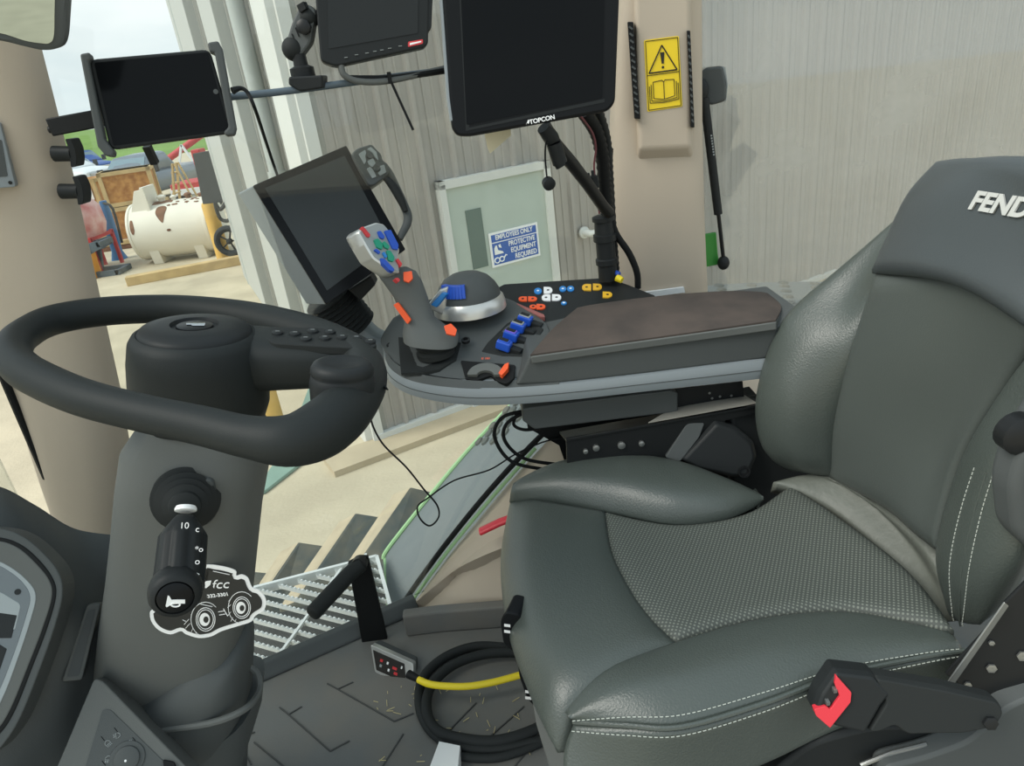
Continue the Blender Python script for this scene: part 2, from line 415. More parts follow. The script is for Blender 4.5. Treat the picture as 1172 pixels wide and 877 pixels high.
# fuel tank
c0 = PZ(163, 306, GZ); y0 = c0.y + .55; tx0, tx1 = c0.x - .05, PZ(247, 296, GZ).x; R_ = .62; tz = GZ + .07 + R_
root = thing('fuel_tank', 'old white horizontal tank with rust patches and steel legs', 'tank', V(((tx0 + tx1) / 2, y0, GZ)))
k = MB(); k.lathe((tx0, y0, tz), (1, 0, 0), [(.05, -.06), (R_ * .6, -.05), (R_ * .93, -.02), (R_ + .015, 0), (R_ + .015, .05), (R_, .06), (R_, (tx1 - tx0) - .06), (R_ + .015, tx1 - tx0 - .05), (R_ + .015, tx1 - tx0), (R_ * .9, tx1 - tx0 + .04), (R_ * .5, tx1 - tx0 + .08), (.03, tx1 - tx0 + .09)], 40)
k.build('tank_body', M['tankwhite'], root)
for fx in (.22, .8):
    k = MB(); X = tx0 + (tx1 - tx0) * fx
    k.prism([(X - .11, y0 - .42, GZ), (X + .11, y0 - .42, GZ), (X + .11, y0 - .52, GZ + .42), (X - .11, y0 - .52, GZ + .42)], (0, .9, 0))
    k.build('leg', M['tankwhite'], root, bevel=.01)
def onT(u, a, r=R_ + .004): return V((tx0 + (tx1 - tx0) * u, y0 - r * math.sin(a), tz + r * math.cos(a)))
def rustpatch(k, pts, n=8):
    """curved patch hugging the shell, outline in (u, angle)"""
    cu = sum(p[0] for p in pts) / len(pts); ca = sum(p[1] for p in pts) / len(pts)
    c = len(k.v); 
    rings = [[onT(cu + (u - cu) * t, ca + (a - ca) * t, R_ + (.006 if t < .99 else .0)) for u, a in catmull(pts, 4, True)] for t in (1., .98, .5, .02)]
    k.loft(rings, cap=False)
k = MB(); rustpatch(k, [(.40, .55), (.47, .5), (.52, .62), (.5, .9), (.47, 1.2), (.42, 1.05), (.38, .8)]); k.build('rust_patch', M['rust'], root); k = MB()
rustpatch(k, [(.18, .1), (.3, -.1), (.5, -.05), (.56, .2), (.45, .33), (.3, .36), (.2, .3)]); k.build('rust_patch', M['rust'], root); k = MB()
random.seed(5)
for i in range(16):
    u, a, r = random.uniform(.52, .9), random.uniform(.15, .5), random.uniform(.012, .035)
    rustpatch(k, [(u + r * math.cos(t) * random.uniform(.7, 1.2), a + r * 1.6 * math.sin(t)) for t in [j * math.pi / 3 for j in range(6)]])
k.build('rust_specks', M['rust'], root)['kind'] = 'stuff'; k = MB(); rustpatch(k, [(.06, 1.0), (.09, 1.02), (.1, 1.35), (.07, 1.5), (.05, 1.3)]); k.build('rust_patch', M['rust'], root); k = MB(); rustpatch(k, [(.5, 1.45), (.54, 1.43), (.55, 1.5), (.51, 1.52)])
k.build('rust_patch', M['rust'], root)
k = MB(); pz = tz + R_ * .7
k.slab(*[[V((tx0 + .02, yy, pz - .15)), V((tx0 + .52, yy, pz - .15)), V((tx0 + .5, yy, pz + .52)), V((tx0 + .32, yy, pz + .5))] for yy in (y0 - .36, y0 - .3)])
k.slab(*[[V((tx0 + .48, yy, pz - .15)), V((tx0 + .56, yy, pz - .15)), V((tx0 + .54, yy, pz + .56)), V((tx0 + .46, yy, pz + .56))] for yy in (y0 - .38, y0 + .2)])
k.build('bracket', M['tankwhite'], root, smooth=0, bevel=.006)
for fx, h, r in ((.4, .16, .07), (.55, .12, .05), (.74, .14, .06), (.9, .1, .05)):
    k = MB(); k.lathe((tx0 + (tx1 - tx0) * fx, y0, tz + R_ - .02), (0, 0, 1), [(r, 0), (r, h * .5), (r * 1.4, h * .55), (r * 1.4, h * .8), (r * .6, h)], 12); k.build('filler_cap', M['rust'] if fx > .7 else M['tankwhite'], root)

def crate(px, py, y, w_, d_, h_, rz, label, mt='osb', z=GZ):
    """sheathed box with corner battens and a lid board"""
    b = P(px, py, y); root = thing('wooden_crate', label, 'crate', V((b.x, b.y, z)), 'wooden crates in the yard')
    ax = (V((math.cos(rz), math.sin(rz), 0)), V((-math.sin(rz), math.cos(rz), 0)), V((0, 0, 1))); c = V((b.x, b.y, z))
    k = MB(); k.box(c + V((0, 0, h_ / 2)), (w_, d_, h_), ax); k.build('crate_body', M[mt], root, smooth=0)
    k = MB()
    for i in (-1, 1):
        for j in (-1, 1): k.box(c + ax[0] * (w_ / 2 * i) + ax[1] * (d_ / 2 * j) + V((0, 0, h_ / 2)), (.1, .1, h_), ax)
    k.box(c + V((0, 0, h_ - .05)), (w_ + .1, d_ + .1, .1), ax); k.box(c + V((0, 0, .06)), (w_ + .1, d_ + .1, .1), ax)
    k.build('batten', M['timber'], root, smooth=0); return root, ax, c
r_, ax_, c_ = crate(101, 245, 21, 1.25, 1.0, P(101, 204, 21).z - GZ, .1, 'plywood crate with a white paper sheet, beside the left cab pillar')
k = MB(); k.box(c_ + ax_[0] * .3 - ax_[1] * .57 + V((0, 0, P(101, 204, 21).z - GZ - .35)), (.5, .02, .4), ax_); k.build('paper_sheet', M['white'], r_, smooth=0)
HC = P(158, 232, 20).z - GZ
crate(158, 250, 20, 1.5, 1.1, HC, .15, 'low plywood crate on the ground just behind the white tank', z=GZ)
crate(152, 220, 20, 1.2, .9, P(152, 192, 20).z - GZ - HC - .01, .3, 'plywood crate stacked on the low crate behind the white tank', z=GZ + HC + .01)
# wrapped pallet with red frame
b = P(86, 275, 16.2); root = thing('wrapped_pallet', 'pallet load under pink plastic wrap on a red frame', 'pallet load', V((b.x, b.y, GZ)))
k = MB(); rings = []
for z, s in ((.75, .62), (1.0, .7), (1.4, .68), (1.65, .5)): rings.append(srect(V((b.x, b.y, GZ + z)), V((1, 0, 0)), V((0, 1, 0)), s, s * .8, 3.5, 20))
k.loft(rings); k.build('wrapped_load', M['pinkwrap'], root)
for i in range(4):
    k = MB(); X = b.x - .6 + .4 * i; k.bar((X, b.y - .5, GZ), (X, b.y - .5, GZ + .8), .07, .07); k.bar((X, b.y - .5, GZ + .75), (X, b.y + .5, GZ + .75), .07, .07); k.bar((X, b.y + .5, GZ), (X, b.y + .5, GZ + .8), .07, .07); k.build('frame_post', M['redpaint'], root, smooth=0)
# blue standing hose reel / pump
b = P(133, 285, 17.2); root = thing('hand_pump', 'blue upright pump body left of the white tank', 'pump', V((b.x, b.y, GZ)))
k = MB(); k.loft([srect(V((b.x + o, b.y, GZ + z)), V((1, 0, 0)), V((0, 1, 0)), s, s, 3, 14) for z, s, o in ((0, .17, 0), (.2, .11, .0), (.6, .12, .03), (1.1, .11, .06), (1.4, .07, .08))]); k.build('pump_body', M['bluepaint'], root)
k = MB(); k.tube([(b.x + .1, b.y - .05, GZ + 1.35), (b.x + .3, b.y - .1, GZ + 1.2), (b.x + .25, b.y - .12, GZ + .4)], .03, 8, smooth=4); k.build('pump_hose', M['hose'], root)
# steel stand and yellow pail
b = PZ(112, 318, GZ); root = thing('steel_stand', 'blue grey welded steel stand on the ground beside the left pillar', 'stand', b)
k = MB()
for dy in (0, .5):
    k.prism([b + V(q) for q in ((-.7, dy, 0), (.45, dy, 0), (.5, dy, .12), (-.1, dy, .12), (-.02, dy, .5), (.3, dy, .62), (.25, dy, .78), (-.7, dy, .62), (-.7, dy, .5), (-.25, dy, .48), (-.3, dy, .12), (-.7, dy, .12))], (0, .08, 0))
k.build('side_frame', M['steelblue'], root, smooth=0)
k = MB(); k.bar(b + V((.45, .0, .06)), b + V((.45, .58, .06)), .1, .1); k.bar(b + V((.26, 0, .7)), b + V((.26, .58, .7)), .08, .1); k.build('cross_member', M['steelblue'], root, smooth=0)
b = P(97, 318, 15.3); b.z = GZ; k = MB(); k.box(b + V((0, 0, .5)), (.62, .4, .3)); k.box(b + V((0, 0, .18)), (.6, .4, .36)); k.tube([b + V((-.2, 0, .65)), b + V((-.2, 0, .75)), b + V((.2, 0, .75)), b + V((.2, 0, .65))], .025, 6)
tag(k.build('jerry_can', M['orange'], smooth=0, bevel=.03), 'orange yellow jerry can standing behind the steel stand', 'can')
# black leaning panel, hose and wheel by the wall
pl = PZ(262, 285, GZ); y = 13.8
y = 13.4
k = MB(); k.prism([P(220, 176, y), P(247, 171, y), P(259, 231, y), P(232, 234, y)], (.03, .10, .0)); k.bar(P(244, 185, y + .05), P(256, 183, y + .05), .06, .06); k.bar(P(254, 222, y + .05), P(266, 220, y + .05), .06, .06); tag(k.build('dark_board', M['blacksheet'], smooth=0, bevel=.01), 'dark grey board fixed to the building side above the right end of the white tank', 'board')
w_ = PZ(271, 282, GZ); k = MB(); cc = P(263, 276, 15.2); k.tube([cc + V((.27 * math.cos(t), 0, .27 * math.sin(t))) for t in [i * math.pi / 12 for i in range(24)]], .07, 8, closed=True)
wr = thing('cart_wheel', 'black rubber wheel lying against the foot of the building side', 'wheel', V((cc.x, cc.y, GZ)))
k.build('rubber_tyre', M['tyre'], wr); k = MB(); k.lathe(cc + V((0, .03, 0)), (0, -1, 0), [(.06, 0), (.06, .1), (.01, .11)], 12)
for i in range(5): k.bar(cc, cc + V((.24 * math.cos(i * 1.257), 0, .24 * math.sin(i * 1.257))), .03, .03)
k.build('wheel_hub', M['hose'], wr)
k = MB(); k.tube([P(*q) for q in ((246, 178, 13.2), (254, 205, 13.2), (259, 228, 13.2), (252, 240, 13.2), (246, 232, 13.2), (252, 250, 13.2), (262, 252, 13.2), (266, 240, 13.2), (262, 215, 13.2))], .035, 8, smooth=5)
tag(k.build('air_hose', M['hose']), 'black hose hanging in loops beside the dark board', 'hose')
# trucks
def pickup(px, py, y, rz, paint, label, s=1.):
    b = P(px, py, y); c = V((b.x, b.y, GZ)); root = thing('pickup_truck', label, 'truck', c)
    X = V((math.cos(rz), math.sin(rz), 0)); Y = V((-math.sin(rz), math.cos(rz), 0)); Z = V((0, 0, 1))   # nose towards -Y
    def ring(yy, w, z0, z1, p=5): return srect(c + Y * yy + Z * ((z0 + z1) / 2), X, Z, w / 2, (z1 - z0) / 2, p, 24)
    k = MB(); k.loft([ring(-2.7, 1.7, .5, 1.05), ring(-2.55, 1.95, .4, 1.15), ring(-1.2, 2.0, .4, 1.25), ring(2.7, 2.0, .4, 1.2), ring(2.8, 1.9, .5, 1.15)]); k.build('truck_body', paint, root)
    k = MB(); k.loft([ring(-1.25, 1.75, 1.1, 1.3), ring(-.6, 1.6, 1.1, 1.85), ring(.6, 1.6, 1.1, 1.88), ring(1.0, 1.7, 1.1, 1.3)]); k.build('cab_roof', paint, root)
    k = MB(); k.slab([c + Y * -1.22 + X * -.78 + Z * 1.3, c + Y * -1.22 + X * .78 + Z * 1.3, c + Y * -.72 + X * .68 + Z * 1.76, c + Y * -.72 + X * -.68 + Z * 1.76], [c + Y * -1.1 + X * -.78 + Z * 1.3, c + Y * -1.1 + X * .78 + Z * 1.3, c + Y * -.6 + X * .68 + Z * 1.76, c + Y * -.6 + X * -.68 + Z * 1.76]); k.build('windscreen', M['carglass'], root, smooth=0)
    k = MB(); k.box(c + Y * -2.72 + Z * .8, (1.3, .08, .38), (X, Y, Z)); k.box(c + Y * -2.75 + Z * .52, (1.9, .14, .2), (X, Y, Z)); k.build('grille', M['chrome'], root, smooth=0, bevel=.02)
    for i in (-1, 1):
        for yy in (-1.75, 1.75):
            k = MB(); k.lathe(c + X * (.98 * i) + Y * yy + Z * .4, X * i, [(.4, -.24), (.4, -.02), (.3, .0), (.28, -.04), (.05, -.02)], 18); k.build('wheel', M['tyre'], root)
        k = MB(); k.box(c + X * (1.12 * i) + Y * -.95 + Z * 1.35, (.22, .12, .3), (X, Y, Z)); k.build('wing_mirror', M['tyre'], root, smooth=0, bevel=.03)
    return root
pickup(165, 200, 29, -.12, M['truckpaint'], 'grey pickup truck parked facing the camera behind the crates')
pickup(96, 205, 44, .9, M['truckblue'], 'blue pickup truck parked further back beside the left pillar')
pickup(76, 200, 38, 1.1, M['whitewrap'], 'pale silver pickup truck half hidden by the left cab pillar')
# red machinery and ladder
b = P(203, 198, 37); root = thing('grain_auger', 'red grain auger tube on wheels far behind the crates', 'auger', V((b.x, b.y, GZ)))
k = MB(); k.tube([V((b.x - 1.6, b.y, GZ + .5)), V((b.x + 2.6, b.y + 1, GZ + 2.6))], .16, 12); k.build('auger_tube', M['redpaint'], root)
k = MB(); k.bar((b.x, b.y, GZ + .3), (b.x + .6, b.y, GZ + 1.7), .1, .1); k.bar((b.x + 1.2, b.y, GZ + .3), (b.x + .6, b.y, GZ + 1.7), .1, .1); k.bar((b.x - .9, b.y, GZ + .35), (b.x + 2.2, b.y, GZ + .35), .12, .12); k.build('undercarriage', M['whitewrap'], root, smooth=0)
for dx in (0, 1.2):
    k = MB(); k.lathe((b.x + dx, b.y - .2, GZ + .32), (0, -1, 0), [(.32, -.1), (.32, .1), (.2, .1), (.18, .06), (.04, .08)], 16); k.build('wheel', M['tyre'], root)
b = P(222, 205, 25.5); root = thing('red_trailer', 'small red and white trailer right of the wooden ladder', 'trailer', V((b.x, b.y, GZ)))
k = MB(); k.box((b.x, b.y, GZ + .75), (1.1, 1.6, .35)); k.box((b.x + .3, b.y + .3, GZ + 1.4), (.3, .6, 1.0)); k.build('trailer_bed', M['redpaint'], root, smooth=0, bevel=.03)
k = MB(); k.box((b.x, b.y - .82, GZ + .65), (1.15, .06, .2)); k.build('rear_board', M['whitewrap'], root, smooth=0)
for i in (-1, 1):
    k = MB(); k.lathe((b.x + .6 * i, b.y, GZ + .32), (i, 0, 0), [(.32, -.1), (.32, .08), (.2, .08), (.05, .06)], 16); k.build('wheel', M['tyre'], root)
b = PZ(208, 217, GZ); b = P(206, 214, 23); c = V((b.x, b.y, GZ)); root = thing('wooden_ladder', 'pale wooden step ladder standing open behind the tank', 'ladder', c)
for i in (-1, 1):
    k = MB(); k.bar(c + V((-.35, .25 * i, 0)), c + V((.05, .16 * i, 1.7)), .05, .09); k.build('rail', M['timber'], root, smooth=0)
    k = MB(); k.bar(c + V((.5, .25 * i, 0)), c + V((.1, .16 * i, 1.7)), .04, .06); k.build('rear_leg', M['timber'], root, smooth=0)
for j in range(5):
    t = .12 + .18 * j; k = MB(); k.box(c + V((-.35 + .4 * t, 0, 1.7 * t)), (.14, .46 - .14 * t, .03)); k.build('step', M['timber'], root, smooth=0)
# lumber stack and shed far away
b = P(132, 300, 18.6); c = V((b.x, b.y, GZ)); random.seed(2)
for j in range(5):
    k = MB(); k.bar(c + V((-.9 + .05 * j, -.1 + .17 * (j % 3), .06 + .12 * (j // 3))), c + V((.9 + .04 * j, .1 + .17 * (j % 3), .06 + .12 * (j // 3))), .15, .11)
    tag(k.build('lumber', M['timber' if j % 2 else 'rust'], smooth=0, bevel=.008), 'rough length of lumber lying in the low pile left of the tank', 'lumber', 'lumber pile left of the tank')
def shed(px, y, w_, h_, label):
    b = P(px, 150, y); c = V((b.x, b.y, GZ)); root = thing('farm_shed', label, 'shed', c)
    k = MB(); k.prism([c + V((-w_ / 2, 0, 0)), c + V((w_ / 2, 0, 0)), c + V((w_ / 2, 0, h_)), c + V((0, 0, h_ * 1.3)), c + V((-w_ / 2, 0, h_))], (0, 10, 0)); k.build('shed_wall', M['whitewrap'], root, smooth=0)
    k = MB(); k.slab([c + V((-w_ / 2 - .3, -.3, h_ - .1)), c + V((0, -.3, h_ * 1.3 + .05)), c + V((w_ / 2 + .3, -.3, h_ - .1)), c + V((0, -.3, h_ * 1.3 - .1))], [c + V((-w_ / 2 - .3, 10.3, h_ - .1)), c + V((0, 10.3, h_ * 1.3 + .05)), c + V((w_ / 2 + .3, 10.3, h_ - .1)), c + V((0, 10.3, h_ * 1.3 - .1))]); k.build('shed_roof', M['wallgrey'], root, smooth=0)
# ================================================================= cab materials
M['beige'] = mat('beige_trim', rgb(184, 172, 155), .65, bump=.15, bscale=500, spec=.3)
M['plastic'] = mat('dark_plastic', rgb(78, 82, 82), .55, bump=.25, bscale=700, spec=.25)
M['plastic2'] = mat('grey_plastic', rgb(96, 99, 97), .6, bump=.25, bscale=700, spec=.22)
M['black'] = mat('black_plastic', rgb(36, 39, 40), .5, bump=.15, bscale=600, spec=.2)
M['gloss'] = mat('black_gloss', rgb(22, 24, 26), .3, spec=.14)
M['screen'] = mat('screen_glass', rgb(16, 18, 20), .1, spec=.1)
M['screen2'] = mat('matt_screen', rgb(44, 47, 48), .35, spec=.15)
M['rubber'] = mat('soft_rubber', rgb(40, 43, 43), .7, spec=.2)
M['wheelrub'] = mat('wheel_rubber', rgb(36, 40, 40), .55, bump=.3, bscale=900, spec=.22)
M['silver'] = mat('silver_strip', rgb(132, 140, 144), .45)
M['alu'] = mat('satin_aluminium', rgb(205, 206, 202), .3, metal=.6)
M['cloth'] = mat('armrest_cloth', rgb(86, 78, 73), .95, bump=.3, bscale=900, var=.18, vscale=9, spec=.1, col2=rgb(72, 67, 64))
M['leather'] = mat('seat_leather', rgb(69, 76, 72), .38, bump=.45, bscale=300, spec=.7, dist=.0018)
M['leather2'] = mat('headrest_leather', rgb(68, 74, 76), .38, bump=.25, bscale=420, spec=.45)
M['thread'] = mat('pale_thread', rgb(170, 176, 168), .8)
M['floor'] = mat('floor_rubber', rgb(104, 106, 104), .8, bump=.2, bscale=250, var=.14, vscale=7, col2=rgb(112, 110, 104))
M['groove'] = mat('mat_groove', rgb(72, 73, 72), .9)
M['seal'] = mat('rubber_seal', rgb(22, 24, 25), .6, spec=.2)
M['green'] = mat('green_paint', rgb(150, 190, 140), .5)
M['brightgreen'] = mat('bright_green', rgb(64, 150, 62), .45)
M['galv'] = mat('galvanised', rgb(208, 213, 213), .45)
M['fender'] = mat('fender_grey', rgb(106, 114, 116), .6, bump=.15, bscale=300)
M['dust_haze'] = mat('dusty_rubber', rgb(190, 176, 150), .95, var=.15, vscale=10)
M['lug'] = mat('lug_rubber', rgb(74, 82, 82), .85, var=.2, vscale=8, col2=rgb(104, 102, 92))
M['red'] = mat('red_handle', rgb(214, 52, 66), .4)
M['yellowsign'] = mat('yellow_label', rgb(240, 208, 30), .45)
M['ink'] = mat('black_ink', rgb(28, 26, 22), .6)
M['yellow'] = mat('yellow_cable', rgb(238, 214, 40), .45)
M['orangebtn'] = mat('orange_button', rgb(240, 92, 44), .45)
M['bluebtn'] = mat('blue_button', rgb(36, 84, 190), .35)
M['bluebtn2'] = mat('pale_blue_button', rgb(40, 130, 205), .4)
M['greenbtn'] = mat('green_button', rgb(30, 150, 120), .35)
M['redbtn'] = mat('red_button', rgb(205, 58, 62), .4)
M['yellowbtn'] = mat('yellow_button', rgb(230, 180, 50), .45)
M['violet'] = mat('violet_edge', rgb(110, 90, 200), .4)
M['keygrey'] = mat('key_grey', rgb(150, 156, 156), .5)
M['lcd'] = mat('lcd_grey', rgb(104, 112, 116), .3)
M['lcdpale'] = mat('lcd_pale', rgb(150, 158, 160), .35)
M['paper'] = mat('paper', rgb(232, 234, 232), .8)
M['straw'] = mat('straw', rgb(205, 190, 140), .8)
M['steel'] = mat('worn_steel', rgb(150, 152, 150), .35, metal=.8)
M['frameblk'] = mat('black_frame', rgb(30, 32, 33), .4, spec=.25)
M['mirror'] = mat('mirror_glass', rgb(185, 196, 192), .03, metal=1.)
M['sticker'] = mat('sticker_black', rgb(38, 40, 40), .4)

# glass: thin pane, mostly clear with a fresnel reflection and a pale layer for dust and painted haze
def glass_mat(name, refl, dust_haze):
    m = bpy.data.materials.new(name); m.use_nodes = True; nt = m.node_tree; nt.nodes.remove(nt.nodes['Principled BSDF'])
    out = nt.nodes['Material Output']; tr = nt.nodes.new('ShaderNodeBsdfTransparent'); gl = nt.nodes.new('ShaderNodeBsdfGlossy'); gl.inputs['Roughness'].default_value = .02
    tr.inputs['Color'].default_value = (.95, .97, .96, 1)
    fr = nt.nodes.new('ShaderNodeFresnel'); fr.inputs['IOR'].default_value = 1.5
    mu = nt.nodes.new('ShaderNodeMath'); mu.operation = 'MULTIPLY'; mu.inputs[1].default_value = refl; nt.links.new(fr.outputs[0], mu.inputs[0])
    m1 = nt.nodes.new('ShaderNodeMixShader'); nt.links.new(mu.outputs[0], m1.inputs[0]); nt.links.new(tr.outputs[0], m1.inputs[1]); nt.links.new(gl.outputs[0], m1.inputs[2])
    df = nt.nodes.new('ShaderNodeBsdfDiffuse'); df.inputs['Color'].default_value = (.8, .8, .76, 1)
    tl = nt.nodes.new('ShaderNodeBsdfTranslucent'); tl.inputs['Color'].default_value = (.8, .8, .76, 1)
    m3 = nt.nodes.new('ShaderNodeMixShader'); nt.links.new(df.outputs[0], m3.inputs[1]); nt.links.new(tl.outputs[0], m3.inputs[2])
    tc = nt.nodes.new('ShaderNodeTexCoord'); nz = nt.nodes.new('ShaderNodeTexNoise'); nz.inputs['Scale'].default_value = 5; nz.inputs['Detail'].default_value = 6
    nt.links.new(tc.outputs['Object'], nz.inputs['Vector'])
    m4 = nt.nodes.new('ShaderNodeMath'); m4.operation = 'MULTIPLY'; m4.inputs[1].default_value = dust_haze * 2; nt.links.new(nz.outputs['Fac'], m4.inputs[0])
    m2 = nt.nodes.new('ShaderNodeMixShader'); nt.links.new(m4.outputs[0], m2.inputs[0]); nt.links.new(m1.outputs[0], m2.inputs[1]); nt.links.new(m3.outputs[0], m2.inputs[2])
    nt.links.new(m2.outputs[0], out.inputs['Surface']); return m
M['glass'] = glass_mat('side_glass', .6, .015)
M['glass2'] = glass_mat('rear_glass', 2.6, .24)  # strong pale layer paints the veil of reflections on this pane

# ================================================================= cab shell
FD = V((.43, .20, 0)).normalized(); FN = V((FD.y, -FD.x, 0))         # right side line of the cab, inward normal
FA = PZ(292, 776, 0)
def fl(t, z=0., o=0.): return FA + FD * t + FN * o + V((0, 0, z))
k = MB(); k.prism([fl(-.6), fl(.5), V((.2, 1.64, 0)), V((1.9, 1.7, 0)), V((1.9, -.1, 0)), V((-1.5, -.1, 0)), V((-1.5, 1.0, 0))], (0, 0, -.06))
floor = struct(k, 'floor', M['floor'], smooth=0)
# zig-zag ribs of the rubber mat
k = MB()
def zz(pts):
    q = [PZ(250 + x * .3413, 652 + y * .3413, .001) for x, y in pts]
    for a, b in zip(q, q[1:]): k.bar(a, b, .003, .004)
for s_ in ([(205, 463), (235, 487), (375, 610), (440, 575)], [(235, 487), (280, 460)], [(365, 383), (400, 402), (590, 510), (655, 483)], [(400, 402), (452, 378)], [(60, 530), (80, 562), (122, 546)], [(68, 585), (110, 655)], [(620, 552), (545, 670)], [(865, 447), (775, 540)], [(1025, 460), (912, 560), (912, 585)], [(1080, 560), (990, 665)], [(790, 600), (700, 700)], [(120, 580), (230, 670)]): zz(s_)
k.build('mat_groove', M['groove'], floor, smooth=0)
k = MB(); k.slab([fl(-.25, 0, -.02), fl(-.25, .035, -.02), fl(-.25, .035, .004), fl(-.25, .008, .03), fl(-.25, 0, .03)], [fl(.47, 0, -.02), fl(.47, .035, -.02), fl(.47, .035, .004), fl(.47, .008, .03), fl(.47, 0, .03)])
struct(k, 'trim_sill', M['plastic'], smooth=0, bevel=.006)

# straw crumbs on the mat
for (x, y, a, l) in ((690, 838, .4, .03), (525, 838, 2.0, .02), (500, 812, .9, .015), (575, 823, .2, .045), (600, 858, 1., .025), (560, 858, .1, .03), (512, 790, 2.2, .02), (595, 805, .8, .03)):
    pass
k = MB(); random.seed(11)
for i in range(46):
    q = PZ(random.uniform(430, 615), random.uniform(785, 872), .004); a = random.uniform(0, 3.1); l = random.uniform(.004, .022)
    d = V((math.cos(a), math.sin(a), random.uniform(-.05, .1))) * l; k.bar(q - d / 2, q + d / 2, .0012, .0012)
tag(k.build('straw_bits', M['straw'], smooth=0), 'loose bits of straw scattered on the rubber floor mat', 'straw', kind='stuff')

# front right pillar (left in view) and middle pillar
rows = [(-150, -120, 5, -90, 1.30, .06), (-95, 60, 42, 60, 1.31, .06), (-52, 200, 78, 200, 1.32, .06), (-25, 320, 106, 325, 1.33, .06), (22, 455, 135, 455, 1.34, .06), (52, 545, 150, 548, 1.35, .065), (72, 600, 150, 612, 1.36, .065), (95, 690, 175, 700, 1.37, .065)]
struct(pxloft(rows, p=2.6), 'trim_pillar_front', M['beige'], smooth=60)
k = MB(); k.tube([P(-18, 380, 1.28), P(19, 467, 1.29), P(54, 548, 1.30), P(75, 600, 1.31)], .008, 8); struct(k, 'trim_gasket', M['seal'])
BY = 1.88
rows = [(700, -80, 800, -80, BY, .06), (707, 0, 799, 0, BY, .06), (700, 140, 800, 140, BY, .06), (697, 240, 802, 240, BY, .065), (697, 340, 806, 335, BY, .07), (690, 470, 812, 470, BY, .08)]
struct(pxloft(rows, p=5), 'trim_pillar_middle', M['beige'], smooth=50)
# raised cover of the pillar with its sloped lower end
yf = BY - .085
fr = [P(*q, yf) for q in ((726, -60), (789, -60), (790, 168), (732, 171))]; bk = [P(*q, BY - .03) for q in ((722, -60), (794, -60), (797, 193), (727, 196))]
k = MB(); k.slab(bk, fr); struct(k, 'trim_pillar_cover', M['beige'], smooth=0, bevel=.008, seg=3)
for (pts, lab, slats) in ((((718, 25), (725, 25), (733, 136), (726, 136)), 'narrow black slotted vent at the left edge of the beige pillar', 9), (((786, 35), (790, 35), (795, 146), (791, 146)), 'narrow black vent slot at the right edge of the beige pillar', 0)):
    root = thing('pillar_vent', lab, 'vent', P(*pts[3], yf))
    f = [P(*q, BY - .098) for q in pts]; k = MB(); k.slab(f, [P(*q, BY - .06) for q in pts]); k.build('vent_frame', M['seal'], root, smooth=0, bevel=.002)
    k = MB()
    for i in range(14):
        t = (i + .7) / 15; a = f[0].lerp(f[3], t).lerp(f[1].lerp(f[2], t), .2); b = f[0].lerp(f[3], t).lerp(f[1].lerp(f[2], t), .75); k.bar(a + V((0, -.002, 0)), b + V((0, -.002, -.006)), .002, .004)
    k.build('slat', M['plastic'], root, smooth=0)
# warning label
lp_ = Plane(P(760, 84, yf - .0015), (0, -1, .0))
lq = [(737, 46), (777, 41), (781, 122), (741, 128)]
k = MB(); k.prism(rrect(lp_.poly(lq), .004), V((0, .001, 0))); root = thing('warning_label', 'yellow warning label with triangle and open book on the beige pillar', 'label', P(761, 126, yf))
k.build('label_sheet', M['yellowsign'], root, smooth=0)
def lpt(u, v):
    a = V(lq[0] + (0,)).lerp(V(lq[1] + (0,)), u); b = V(lq[3] + (0,)).lerp(V(lq[2] + (0,)), u); q = a.lerp(b, v); return lp_.hit(q.x, q.y) - V((0, .0008, 0))
def lline(k, pts, r=.0011, closed=False):
    q = [lpt(*p) for p in pts]
    if closed: q = q + [q[0]]
    for a, b in zip(q, q[1:]): k.tube([a, b], r, 5)
k = MB(); lline(k, [(.5, .1), (.9, .47), (.1, .47)], .0016, True); lline(k, [(.04, .02), (.96, .02), (.96, .98), (.04, .98)], .0008, True); lline(k, [(.04, .5), (.96, .5)], .0008)
k.prism([lpt(*p) for p in ((.44, .2), (.56, .2), (.53, .36), (.47, .36))], V((0, -.0006, 0))); k.ball(lpt(.5, .41), (.003, .001, .003)); k.build('warning_triangle', M['ink'], root, smooth=0)
k = MB()
for o in (0, .06, .11): lline(k, [(.2 - o, .6 + o * .5), (.2 - o, .83 + o * .5), (.5, .86 + o * .4), (.8 + o, .83 + o * .5), (.8 + o, .6 + o * .5)], .0008)
lline(k, [(.2, .6), (.46, .59), (.5, .62), (.54, .59), (.8, .6)], .0008); lline(k, [(.5, .62), (.5, .86)], .0008); k.build('open_book', M['ink'], root, smooth=0)

# glazing
k = MB(); k.prism([fl(-.12, .03, -.012), fl(1.22, .03, -.012), fl(1.22, 2.0, -.012), fl(-.12, 2.0, -.012)], FN * -.005); struct(k, 'window_1', M['glass'], smooth=0)
ra = P(808, 300, 1.93); k = MB(); k.prism([V((ra.x - .05, 1.95, .35)), V((2.2, 1.78, .35)), V((2.2, 1.78, 2.0)), V((ra.x - .05, 1.95, 2.0))], (0, .005, 0)); struct(k, 'window_2', M['glass2'], smooth=0)
# front windscreen beyond the left pillar
k = MB(); a = P(0, 500, 1.30); k.prism([V((a.x - .02, 1.30, .2)), V((a.x - .32, .2, .2)), V((a.x - .32, .2, 2.0)), V((a.x - .02, 1.30, 2.0))], (-.005, 0, 0)); struct(k, 'window_3', M['glass'], smooth=0)


